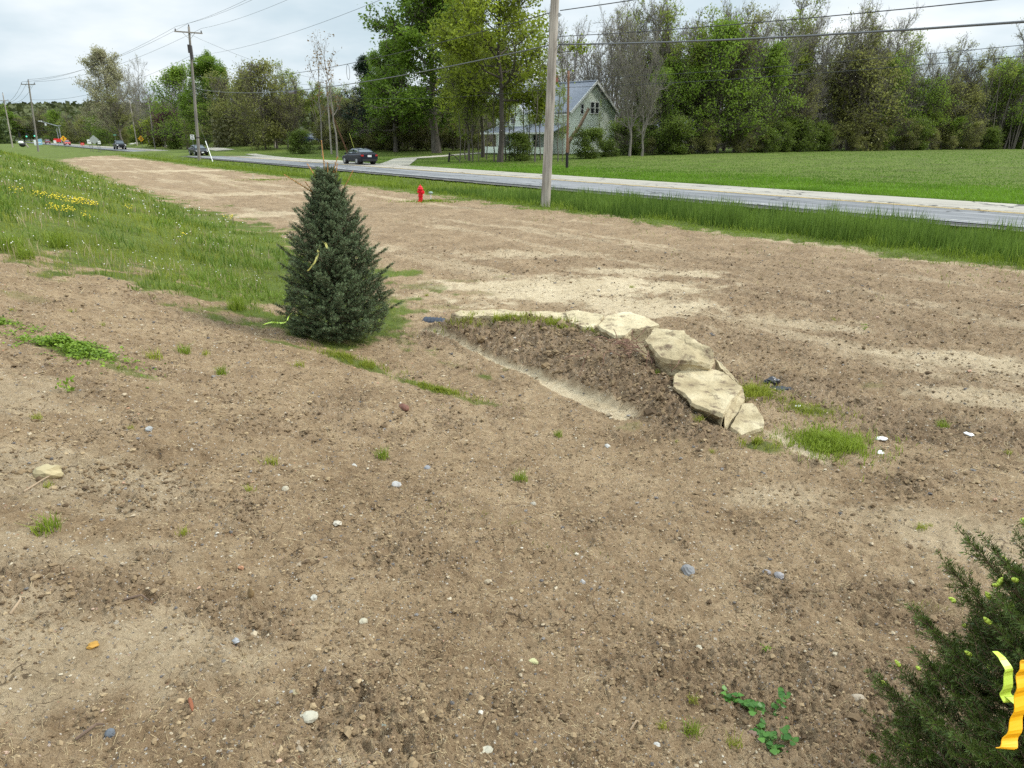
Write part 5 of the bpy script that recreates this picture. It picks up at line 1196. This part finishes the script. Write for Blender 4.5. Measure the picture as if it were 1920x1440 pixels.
ST=[(91,893,42,(.60,.50,.28),'largest loose stone, pale yellow, at the left edge',(1,.85,.75)),
(1290,1070,27,(.30,.30,.30),'rough grey stone right of centre in the foreground',(1,.9,.7)),(1459,1089,20,(.42,.40,.40),'smooth grey stone right of its small grey neighbour',(1,.7,.6)),(1436,1084,13,(.40,.37,.37),'small grey stone left of the smooth grey one',(1,.8,.6)),
(580,1348,30,(.66,.62,.48),'pale angular stone low in the foreground left of centre',(1,.9,.55)),(912,1409,26,(.64,.60,.46),'cream stone at the bottom edge near centre',(1,.8,.6)),(999,1243,18,(.66,.64,.33),'pale yellow lump of stone low centre',(.8,1,.7)),
(1092,1098,13,(.55,.53,.50),'small whitish upright stone right of centre',(.8,.8,.9)),(1608,1310,32,(.55,.46,.34),'tan and white chunk near the spruce',(1.1,.6,.6)),(176,1217,19,(.60,.33,.06),'orange pebble in the lower left',(1,.7,.5)),
(473,1131,17,(.30,.20,.09),'upright brown stone left of centre',(.7,.6,1.2)),(360,1331,27,(.36,.12,.05),'brick red sliver in the lower left',(1.2,.25,.25)),(208,1382,15,(.17,.19,.215),'blue-grey pebble at the lower left',(.9,.9,.8)),
(631,1173,15,(.34,.25,.14),'round brown pebble left of the cream one',(1,1,.8)),(683,1177,17,(.64,.58,.42),'cream pebble right of the round brown one',(1,.9,.7)),(589,1124,14,(.62,.60,.52),'white pebble behind the round brown one',(1,.8,.6)),
(553,1309,15,(.50,.42,.24),'tan flat pebble above the pale angular stone',(1,.7,.5)),(719,1361,15,(.34,.38,.32),'greenish grey pebble at lower centre',(1,.8,.6)),(1309,1223,13,(.60,.54,.40),'small cream pebble above the leafy weed',(1,.8,.6)),
(1139,838,14,(.70,.68,.62),'whitish stone below the planting bed',(1,.8,.6)),(759,769,27,(.26,.11,.07),'reddish brown brick piece in mid slope',(1.2,.5,.4)),(663,873,14,(.66,.64,.58),'white pebble at mid left slope',(1,.7,.6)),
(743,917,17,(.60,.59,.56),'white and grey pebble left of centre',(1,.8,.7)),(801,881,14,(.34,.35,.37),'grey pebble near the thin weeds at centre',(1,.8,.6)),(281,814,14,(.46,.47,.46),'pale grey pebble upper left slope',(1.1,.7,.5)),
(1232,1392,14,(.70,.68,.62),'white pebble at the bottom right of centre',(1,.8,.7)),(1410,1372,15,(.28,.18,.13),'round brown stone under the leafy weed',(1,1,.9)),(444,1210,13,(.48,.49,.50),'light grey pebble in the left foreground',(.8,1,.6)),(536,924,14,(.58,.52,.38),'cream pebble among twigs left of centre',(1,.8,.6)),(1000,950,12,(.55,.50,.4),'small tan pebble in the centre',(1,.8,.6))]
for i,s in enumerate(ST): stone(s[0],s[1],s[2],s[3],s[4],s[5],i+1)
# ------------------------------------------------------------------ loose gravel, clods, straw
def polar(n,r0,r1,a=47,rng=RNG):
    r=np.exp(rng.uniform(math.log(r0),math.log(r1),n)); p=np.radians(rng.uniform(-a,a,n)); return r*np.sin(p),r*np.cos(p),r
OCT=np.array([(1,0,0),(0,1,0),(-1,0,0),(0,-1,0),(0,0,1),(0,0,-1)],float); OF=np.array([(0,1,4),(1,2,4),(2,3,4),(3,0,4),(1,0,5),(2,1,5),(3,2,5),(0,3,5)])
# rounded 14-vertex lump
LV=np.array([(1,0,0),(0,1,0),(-1,0,0),(0,-1,0),(0,0,1),(0,0,-1)]+[(a*.577,b*.577,c*.577) for a in (1,-1) for b in (1,-1) for c in (1,-1)],float)
def lumpf():
    f=[]
    idx={}
    for i,(a,b,c) in enumerate([(a,b,c) for a in (1,-1) for b in (1,-1) for c in (1,-1)]): idx[(a,b,c)]=6+i
    for (a,b,c),k in idx.items():
        X=0 if a>0 else 2; Y=1 if b>0 else 3; Z=4 if c>0 else 5
        tri=[(X,Y),(Y,Z),(Z,X)]
        for p,q in tri: f.append((p,q,k) if a*b*c>0 else (q,p,k))
    return np.array(f)
LF=lumpf()
def lumps(name,X,Y,r,flat,mat,label,tint,kind='stuff',sink=.3,rough=.28,cat=None,seed=1):
    rng=np.random.default_rng(seed); N=len(X); Z=H(X,Y); nv=len(LV)
    sc=np.stack([r*rng.uniform(.8,1.35,N),r*rng.uniform(.65,1.0,N),r*flat*rng.uniform(.7,1.2,N)],1); a=rng.uniform(0,6.28,N)
    v=LV[None]*sc[:,None,:]*(1+rough*rng.uniform(-1,1,(N,nv,1))); ca,sa=np.cos(a)[:,None],np.sin(a)[:,None]
    x=v[...,0]*ca-v[...,1]*sa+X[:,None]; y=v[...,0]*sa+v[...,1]*ca+Y[:,None]; z=v[...,2]+(Z+sc[:,2]*(1-2*sink))[:,None]
    V=np.stack([x,y,z],-1).reshape(-1,3); Fc=(LF[None]+(np.arange(N)*nv)[:,None,None]).reshape(-1,3)
    return obj(name,mesh_np(name,V,Fc,mat,False,np.repeat(tint,nv)),kind=kind,label=label,cat=cat)
def tintramp(name,stops,rough=.9):
    m,nt,o=newmat(name); b=NB(nt); a=b.n('ShaderNodeAttribute',attribute_name='tint').outputs['Fac']; c=b.ramp(a,stops)
    f=b.noise(b.n('ShaderNodeTexCoord').outputs['Object'],120,3,.6); c=b.mix(b.m('MULTIPLY',f,.35),c,(.16,.12,.08))
    p=b.n('ShaderNodeBsdfPrincipled',inp={'Base Color':c,'Roughness':rough}); p.inputs['Specular IOR Level'].default_value=.2; nt.links.new(p.outputs[0],o.inputs[0]); return m
rg=np.random.default_rng(33)
X,Y,r=polar(260000,1.25,18,rng=rg); cm=cmask(X,Y); sm=smask(X,Y); gm=gmask(X,Y)
keep=rg.uniform(0,1,len(X))<np.clip(.30+.9*cm+.45*(fbm(X*2.2,Y*2.2,140,2)>.5)-.75*sm-gm,0.02,1); X,Y,r,cm=X[keep],Y[keep],r[keep],cm[keep]
rad=.0027*np.minimum(np.exp(rg.normal(size=len(X))*.62),6.)*(1+.5*cm)*np.clip(r/3,.8,2.0)**.6
lumps('soil_clods',X,Y,rad,.6,tintramp('soil_clod_surface',[(0,(.075,.048,.025)),(.5,(.21,.147,.080)),(1,(.39,.295,.172))]),'crumbled soil clods covering the bare slope',np.clip(rg.normal(.52,.25,len(X))-.25*cm,0,1),cat='soil',seed=5,sink=.30)
# chunky loam lumps in the planting bed
n=5200; u=rg.uniform(4.7,7.0,n); v=rg.uniform(2.9,8.4,n); X,Y=xy(u,v); q=(cmask(X,Y)>.45)&(mound(u,v)>.015)&(u<ubf(v)+.03)&(rg.uniform(0,1,n)<.25+1.2*fbm(X*2.,Y*2.,145,2)); X,Y=X[q],Y[q]
lumps('loam_lumps',X,Y,.0105*np.exp(rg.normal(size=len(X))*.6),.8,bpy.data.materials['soil_clod_surface'],'dark lumpy loam heaped behind the boulders',np.clip(rg.normal(.46,.22,len(X)),0,1),cat='soil',seed=6)
X,Y,r=polar(11500,1.25,24,rng=rg); q=(rg.uniform(0,1,len(X))<.9-gmask(X,Y)-.3*smask(X,Y))&(Y>.5); X,Y,r=X[q],Y[q],r[q]
rad=.0029*np.exp(np.abs(rg.normal(size=len(X)))*.55)*np.clip(r/3,.8,4)**.7
tt=rg.choice([.05,.2,.35,.5,.65,.8,.95],len(X),p=[.16,.19,.26,.20,.11,.03,.05])+rg.normal(size=len(X))*.02
lumps('gravel',X,Y,rad,.6,tintramp('mixed_gravel',[(0,(.075,.075,.08)),(.2,(.20,.19,.18)),(.38,(.34,.27,.18)),(.52,(.46,.38,.26)),(.7,(.52,.46,.34)),(.85,(.60,.57,.50)),(1,(.40,.17,.07))],.75),'mixed pale, grey and tan gravel bits strewn over the dirt',np.clip(tt,0,1),cat='gravel',seed=7,sink=.2)
# straw, root hairs and twigs
def straw(n,r0,r1,mat,name,label,L,w,seed,cat):
    rng=np.random.default_rng(seed); X,Y,r=polar(n,r0,r1,rng=rng); q=rng.uniform(0,1,n)<(.35+.8*(fbm(X*1.5,Y*1.5,150+seed,2)>.52))*(1-.8*gmask(X,Y)); X,Y,r=X[q],Y[q],r[q]; n=len(X)
    l=L*np.exp(rng.normal(size=n)*.5)*np.clip(r/3,.8,3)**.6; a=rng.uniform(0,6.28,n); dx,dy=np.cos(a)*l/2,np.sin(a)*l/2; bx,by=rng.normal(size=n)*l*.12,rng.normal(size=n)*l*.12
    wd=w*np.clip(r/3,.8,4)**.8
    z0=H(X-dx,Y-dy)+wd; z1=H(X+bx,Y+by)+wd*1.5+l*.06; z2=H(X+dx,Y+dy)+wd+l*.12*rng.uniform(0,1,n)
    P0=np.stack([X-dx,Y-dy,z0],1);P1=np.stack([X+bx,Y+by,z1],1);P2=np.stack([X+dx,Y+dy,z2],1)
    V,Fc=frusta(np.vstack([P0,P1]),np.vstack([P1,P2]),np.r_[wd,wd]*.5,np.r_[wd,wd]*.4,3)
    obj(name,mesh_np(name,V,Fc,mat,False),kind='stuff',label=label,cat=cat)
straw(26000,1.25,16,simple('dry_straw',(.50,.40,.23),.8),'straw_litter','pale dry grass stems scattered over the soil',.020,.0015,1,'straw')
straw(15000,1.25,16,simple('dark_rootlets',(.12,.08,.05),.9),'rootlets','thin dark rootlets scattered over the soil',.021,.0017,2,'rootlets')
for i,(x,y,x2,y2,l) in enumerate(((46,929,105,893,'pale bent twig above the large yellow stone'),(143,1391,198,1368,'dark twig at the lower left'),(1182,1366,1198,1360,'short pale straw beside the bottom weeds'),(237,1144,283,1143,'thin brown twig left of centre foreground'),(20,1157,42,1135,'grey split twig at the left edge'))):
    a,b=G(x,y),G(x2,y2); mid=a.lerp(b,.5)+Vector((.01,.02,.012)); u_=Vector((0,0,.006)); MB().path([a+u_,mid+u_,b+u_*2],[.005,.004,.0025],6).build('twig',simple('twig_wood',(.30,.22,.14) if i%2==0 else (.12,.08,.055),.9,nscale=20),None,a,label=l,cat='twig')
# ------------------------------------------------------------------ grass
G_lush=leafmat('lush_grass',(.095,.15,.012),(.29,.375,.045),.4); G_weed=leafmat('weedy_grass',(.12,.165,.014),(.40,.43,.06),.4); G_reed=leafmat('tall_ditch_grass',(.052,.102,.013),(.20,.30,.048),.35); G_dry=leafmat('dry_stalks',(.30,.23,.13),(.55,.46,.29),.3)
def field(name,X,Y,h,w,mat,label,seed,lean=.4,cat='grass',tb=.5):
    rng=np.random.default_rng(seed); Z=H(X,Y)-.01; V,Fc=blades(np.stack([X,Y,Z],1),h,w,rng,lean)
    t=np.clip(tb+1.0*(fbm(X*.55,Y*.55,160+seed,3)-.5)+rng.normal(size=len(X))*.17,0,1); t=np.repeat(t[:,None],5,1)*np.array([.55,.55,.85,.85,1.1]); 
    return obj(name,mesh_np(name,V,Fc,mat,False,np.clip(t.ravel(),0,1)),kind='stuff',label=label,cat=cat)
def wf(r): return np.clip(r/9.,.6,9)
# weedy slope at left
rg=np.random.default_rng(44)
X,Y,r=polar(330000,3.,110,44,rg); u,v=uv(X,Y); q=(rg.uniform(0,1,len(X))<gmask(X,Y)**1.3)&(u<14); X,Y,r,u,v=X[q],Y[q],r[q],u[q],v[q]
edge=np.clip((v-8.5)/4,0,1)*np.clip((toe(v)+.4-u)/2,.15,1); hn=fbm(X*.5,Y*.5,171,3)
hc=fbm(X*2.3,Y*2.3,172,2); h=(.045+.30*edge*np.clip(hn*1.2-.1,0,1)**1.3*np.clip(hc*1.9-.35,.12,1.2))*rg.uniform(.4,1.25,len(X))
field('weedy_grass',X,Y,h,.0042*wf(r)**.85,G_weed,'rough green weedy grass on the slope at left',11,.6)
q=(fbm(X*1.5,Y*1.5,191,3)>.57)&(rg.uniform(0,1,len(X))<.5)&(edge>.3)
field('tall_weeds',X[q],Y[q],(.13+.18*rg.uniform(0,1,q.sum()))*np.clip(edge[q],.3,1),.010*wf(r[q])**.8,leafmat('broad_weed_leaf',(.06,.115,.015),(.22,.32,.04),.35),'taller broad-leaved weeds standing in clumps on the slope',16,.7,'weeds')
# ditch grass
X,Y,r=polar(420000,12,135,44,rg); u,v=uv(X,Y); q=(u>16.2)&(u<24.2)&(rg.uniform(0,1,len(X))<gmask(X,Y)+.0); X,Y,r,u,v=X[q],Y[q],r[q],u[q],v[q]
tall=sst(17.3,18.6,u+(fbm(X*.8,Y*.8,173,2)-.5)*1.4)*(1-sst(22.3,23.6,u))*(1-.55*sst(22,34,v))
h=(.08+.72*tall*np.clip(.25+1.2*fbm(X*1.1,Y*1.1,175,3),.2,1.3))*rg.uniform(.45,1.15,len(X))
X2,Y2=X,Y
tq=tall>.45
field('ditch_reeds',X[tq],Y[tq],h[tq],.0095*wf(r[tq])**.8,G_reed,'tall upright dark green grass filling the roadside ditch',12,.16,'tall grass')
field('verge_grass',X[~tq],Y[~tq],h[~tq],.006*wf(r[~tq])**.9,G_lush,'shorter grass on both banks of the roadside ditch',13,.55)
X,Y,r=polar(60000,8,60,44,rg); u,v=uv(X,Y); q=(u>10.5)&(u<17.6)&(rg.uniform(0,1,len(X))<(.05+.5*sst(13.5,17.2,u))*sst(.50,.62,fbm(X*1.1,Y*1.1,193,3))); X,Y,r=X[q],Y[q],r[q]
field('grass_sprouts',X,Y,.085*rg.uniform(.4,1.2,len(X)),.006*wf(r)**.9,G_lush,'sparse grass sprouts coming up in the dirt towards the ditch',18,.6,'sprouts',.35)
# meadow beyond the road
X,Y,r=polar(420000,27,150,44,rg); u,v=uv(X,Y); q=(u>32.95)&(rg.uniform(0,1,len(X))<(1-.55*sst(44,60,u))); X,Y,r,u=X[q],Y[q],r[q],u[q]
right=sst(-8,2,X); h=(.07+.20*right*(1-sst(36,46,u))*fbm(X*.3,Y*.3,177,3)*1.6)*rg.uniform(.6,1.2,len(X))
field('meadow_grass',X,Y,h,.006*wf(r)**.95,leafmat('meadow_blade',(.060,.135,.008),(.20,.36,.030),.4),'green meadow and mown lawn grass beyond the road',14,.5,tb=.34+.36*(1-sst(33,50,u))+.35*(fbm(X*.06,Y*.09,178,3)-.5))
# dry stalks + seed heads in the weeds
X,Y,r=polar(16000,9.2,45,44,rg); u,v=uv(X,Y); q=(gmask(X,Y)>.5)&(u<6.5)&(v>10.5)&(fbm(X*.9,Y*.9,181,3)>.56); X,Y,r=X[q],Y[q],r[q]
h=.21*rg.uniform(.4,1.2,len(X)); o=field('dry_weed_stalks',X,Y,h,.006*wf(r)**.9,G_dry,'dry straw coloured stalks among the green weeds',15,.35,'dry stalks')
n=len(X); sel=rg.uniform(0,1,n)<.30; X,Y,r,h=X[sel],Y[sel],r[sel],h[sel]; X=X+rg.normal(size=len(X))*.1; Z=H(X,Y)+h*rg.uniform(.7,1.,len(X)); rr=.011*np.clip(r/14,.6,2.2)*rg.uniform(.5,1.2,len(X))
V=(OCT[None]*rr[:,None,None]*(1+.2*rg.uniform(-1,1,(len(X),6,1)))+np.stack([X,Y,Z],1)[:,None]).reshape(-1,3); Fc=(OF[None]+(np.arange(len(X))*6)[:,None,None]).reshape(-1,3)
obj('dandelion_seed_heads',mesh_np('dandelion_seed_heads',V,Fc,simple('white_seed_fluff',(.72,.70,.64),.9)),kind='stuff',label='white dandelion seed heads dotting the weedy slope',cat='seed heads')
M_fl=simple('yellow_petals',(.80,.62,.02),.6); G_st=G_lush
for i,(x,y,w,nn,l) in enumerate(((115,378,52,110,'widest yellow flower clump in the weeds'),(118,400,30,70,'yellow flower clump just below the widest one'),(163,385,26,90,'dense yellow flower clump right of the widest one'),(36,365,16,14,'sparse yellow flowers at far left of the weeds'),(428,410,18,16,'small yellow flower clump near the dirt edge left of the spruce'),(240,392,12,10,'tiny yellow flower clump right of the dense one'),(345,448,8,6,'few yellow flowers in the middle of the weeds'),(165,412,14,10,'few yellow flowers under the dense clump'))):
    p=G(x,y+8); d=p.length; R_=w*d/1426/2; t=thing('yellow_flower_clump',l,'flowers',p,group='yellow flower clumps in the weeds')
    rng=np.random.default_rng(200+i); a=rng.uniform(0,6.28,nn); q=np.sqrt(rng.uniform(0,1,nn))*R_; P=np.stack([np.cos(a)*q,np.sin(a)*q*2.2,rng.uniform(.14,.26,nn)],1)
    for k in range(nn): P[k,2]+=Hs(p.x+P[k,0],p.y+P[k,1])-p.z
    V=(OCT[None]*np.array([.016,.016,.009])*(d/18)**.5+P[:,None]).reshape(-1,3); Fc=(OF[None]+(np.arange(nn)*6)[:,None,None]).reshape(-1,3)
    obj('blossoms',mesh_np('blossoms',V,Fc,M_fl),t)
    B=P.copy(); B[:,2]-=.2; V,Fc=frusta(B,P,np.full(nn,.003),np.full(nn,.002),3); m=mesh_np('stems',V,Fc,simple('green_stem',(.10,.18,.03),.8)); obj('stems',m,t,kind='stuff')
# clumps on bare ground
def clump_mesh(n,h,R_,w,mat,seed,lean=.7):
    rng=np.random.default_rng(seed); a=rng.uniform(0,6.28,n); q=R_*rng.uniform(0,1,n)**.7; P=np.stack([np.cos(a)*q,np.sin(a)*q,np.full(n,-.01)],1)
    V,Fc=blades(P,h*rng.uniform(.4,1.1,n),np.full(n,w),rng,lean); t=np.repeat(np.clip(rng.normal(.55,.2,n),0,1),5); return mesh_np('grass_tuft',V,Fc,mat,False,t)
CM=[clump_mesh(90,.10,.05,.004,G_lush,301),clump_mesh(60,.07,.045,.0035,G_weed,302),clump_mesh(140,.16,.09,.005,G_lush,303,.6),clump_mesh(40,.05,.03,.003,G_weed,304)]
def tuft(x,y,k,s,label,group='grass tufts on the bare soil'):
    p=G(x,y); obj('grass_tuft',CM[k],None,p,(0,0,random.uniform(0,6)),s,label,'grass tuft',group)
tuft(92,1000,0,1.1,'spiky grass tuft below the large yellow stone',None); tuft(68,1002,3,1.,'sparse blades left of the spiky grass tuft',None)
tuft(1296,1378,0,.75,'dense grass tuft left of the leafy weed',None); tuft(1300,1318,3,.9,'tiny grass tuft above the dense one',None); tuft(1240,1362,3,1.0,'thin grass blades left of the dense tuft',None); tuft(1375,1400,1,.8,'thin pale grass right below the leafy weed',None)
tuft(1388,815,3,1.5,'bright tuft under the sharp slab corner',None); tuft(1310,796,1,1.1,'small bright tuft left of the sharp slab corner',None)
tuft(445,582,2,1.5,'large grass clump at the end of the weeds left of the spruce',None); tuft(110,466,2,2.2,'dark green clump at the foot of the weedy slope',None); tuft(20,470,2,2.,'dark green clump at the left edge of the weedy slope',None); tuft(50,488,2,1.3,'smaller clump between the two dark ones',None)
for x,y in ((24,585),(134,583),(346,664),(386,668),(288,672),(192,610),(70,790),(344,1002),(247,812),(90,915),(975,905),(1046,820),(716,860),(1335,848),(1268,835),(1565,600),(1185,540),(1768,798),(1890,850),(1070,598),(1248,700),(1300,735),(1232,700),(1726,990),(1744,985),(800,555),(470,930),(506,870),(560,690),(415,700)):
    tuft(x,y,random.choice([0,1,3,3]),random.uniform(.8,1.5)*(1.3 if y<700 else .8),'small grass tuft growing alone on bare soil')
# patches
def patch(name,label,cx,cy,rx,ry,ang,n,h,w,mat,seed,cat='grass'):
    rng=np.random.default_rng(seed); a=rng.uniform(0,6.28,n); q=np.abs(rng.normal(size=n))*.58; x=np.cos(a)*q*rx; y=np.sin(a)*q*ry; k=(fbm(x*6+seed,y*6,seed,2)>.42); x,y=x[k],y[k]
    c,s=math.cos(ang),math.sin(ang); X=cx+x*c-y*s; Y=cy+x*s+y*c; return field(name,X,Y,h*rng.uniform(.4,1.1,len(X)),np.full(len(X),w),mat,label,seed,.7,cat,.6)
patch('grass_patch','large bright grass patch right of the boulders',2.82,5.85,.42,.36,0,3600,.11,.006,G_lush,401)
patch('grass_patch','grass patch behind the slab by the black plastic',2.55,7.15,.34,.3,.2,1700,.10,.006,G_weed,402)
patch('grass_patch','thin grass patch between the plastic and the large bright patch',2.95,6.65,.36,.28,-.5,1200,.07,.006,G_weed,403)
patch('grass_patch','grass growing under the lowest flat slab',2.15,5.8,.2,.1,0,420,.10,.006,G_weed,404)
patch('grass_patch','grass strip at the foot of the middle spruce',-1.75,7.78,.6,.15,-.5,1700,.09,.006,G_weed,405)
patch('grass_patch','grass strip trailing down the slope right of the spruce',-.75,7.05,.55,.11,-.55,1100,.06,.006,G_weed,406)
patch('grass_patch','grass behind the left end of the curved boulder row',-.3,9.35,.75,.13,-.12,1100,.12,.007,G_weed,407)
patch('grass_patch','weeds in front of the middle slabs of the curved row',.72,8.95,.6,.16,-.4,1200,.12,.008,G_weed,408)
patch('grass_patch','low grass in front of the shaded slab',1.25,8.5,.25,.15,-.4,500,.08,.006,G_weed,409)
# clover patches: many small rounded leaves
def clover(name,label,cx,cy,rx,ry,ang,n,size,hmax,mat,seed):
    rng=np.random.default_rng(seed); a=rng.uniform(0,6.28,n); q=np.abs(rng.normal(size=n))*.55; x=np.cos(a)*q*rx; y=np.sin(a)*q*ry; k=fbm(x*7+seed,y*7,seed,2)>.42; x,y,q=x[k],y[k],np.minimum(q[k],1.1)
    c,s=math.cos(ang),math.sin(ang); X=cx+x*c-y*s; Y=cy+x*s+y*c; Z=H(X,Y)+hmax*(1-q**2*.7)*rng.uniform(.15,1,len(X)); V,Fc=leafcards(np.stack([X,Y,Z],1),size,rng,2.2,.85)
    t=np.clip(rng.normal(.5,.22,len(X)),0,1); return obj(name,mesh_np(name,V,Fc,mat,False,np.repeat(t,4)),kind='stuff',label=label,cat='clover')
L_clov=leafmat('clover_leaf',(.075,.15,.012),(.26,.38,.04),.3)
clover('clover_patch','bright green clover patch at left on the bare slope',-3.9,6.12,.62,.30,-.35,4200,.026,.08,L_clov,411)
clover('clover_patch','thin clover patch at the left edge of the slope',-4.85,6.5,.4,.2,0,900,.026,.05,L_clov,412)
patch('grass_patch','low green weeds around the fire hydrant',-3.4,31.5,1.7,.8,0,1500,.11,.016,G_lush,421)
patch('grass_patch','low green weeds around the survey stake',-16,48,1.7,1.,0,900,.10,.02,G_lush,422)
# leafy weed at bottom right: individual leaflets on runners
def leafy():
    rng=np.random.default_rng(5); path=[(1368,1310),(1385,1318),(1400,1325),(1415,1345),(1428,1372),(1440,1392),(1455,1400),(1470,1395),(1450,1335),(1462,1330),(1432,1365)]
    p0=G(1410,1360); t=thing('leafy_weed','leafy dark green weed trailing over the soil at the bottom right','weed',p0); LVs=[];tn=[];st=MB()
    shp=np.array([(0,0),(.28,.30),(.46,.62),(.34,.92),(0,1.05),(-.34,.92),(-.46,.62),(-.28,.30)])
    pts=[G(a,b)-p0 for a,b in path]
    for k,c in enumerate(pts):
        st.path([c+Vector((0,0,.004)),c+Vector((.004,0,.03))],.0018,5)
        for j in range(9):
            b=c+Vector((rng.normal()*.022,rng.normal()*.022,.012+.03*rng.uniform(0,1))); az=rng.uniform(0,6.28); el=rng.uniform(.0,.6); L=rng.uniform(.022,.036)
            d=Vector((math.cos(az)*math.cos(el),math.sin(az)*math.cos(el),math.sin(el))); s=Vector((-math.sin(az),math.cos(az),0)); n=d.cross(s)
            for x,y in shp: LVs.append(b+s*x*L+d*y*L+n*(-abs(x)*.35*L)); 
            tn+= [rng.uniform(.1,.9)]*8
            st.path([c+Vector((0,0,.005)),b],.0009,4)
    m=MB(); m.add(LVs,[tuple(range(i*8,i*8+8)) for i in range(len(LVs)//8)]); o=m.build('leaves',leafmat('weed_leaf',(.035,.11,.02),(.12,.27,.045),.3,.4),t)
    a=o.data.attributes.new('tint','FLOAT','POINT'); a.data.foreach_set('value',np.array(tn,np.float32)); st.build('stems',bpy.data.materials['green_stem'],t)
leafy()
def leafsprig(x,y,s,label):
    p=G(x,y); rng=np.random.default_rng(int(x)); n=40; P=np.stack([rng.normal(size=n)*.03*s,rng.normal(size=n)*.03*s,rng.uniform(.01,.12*s,n)],1); V,Fc=leafcards(P,.03*s,rng,.8,.6)
    t=thing('broadleaf_weed',label,'weed',p); obj('leaves',mesh_np('leaves',V,Fc,L_clov,False,np.repeat(rng.uniform(.2,1,n),4)),t); MB().cyl((0,0,0),(0,0,.08*s),.003,n=5).build('stem',bpy.data.materials['green_stem'],t)
leafsprig(127,738,1.0,'pale green broadleaf weed alone on the upper left slope'); leafsprig(1076,606,1.6,'leafy weed standing among the middle boulders'); leafsprig(1262,708,.9,'small leafy weed beside the flat slab')
leafsprig(1434,1232,.35,'tiny yellow-green seedling above the leafy weed'); leafsprig(1620,622,.8,'lone weed on the field behind the boulders')
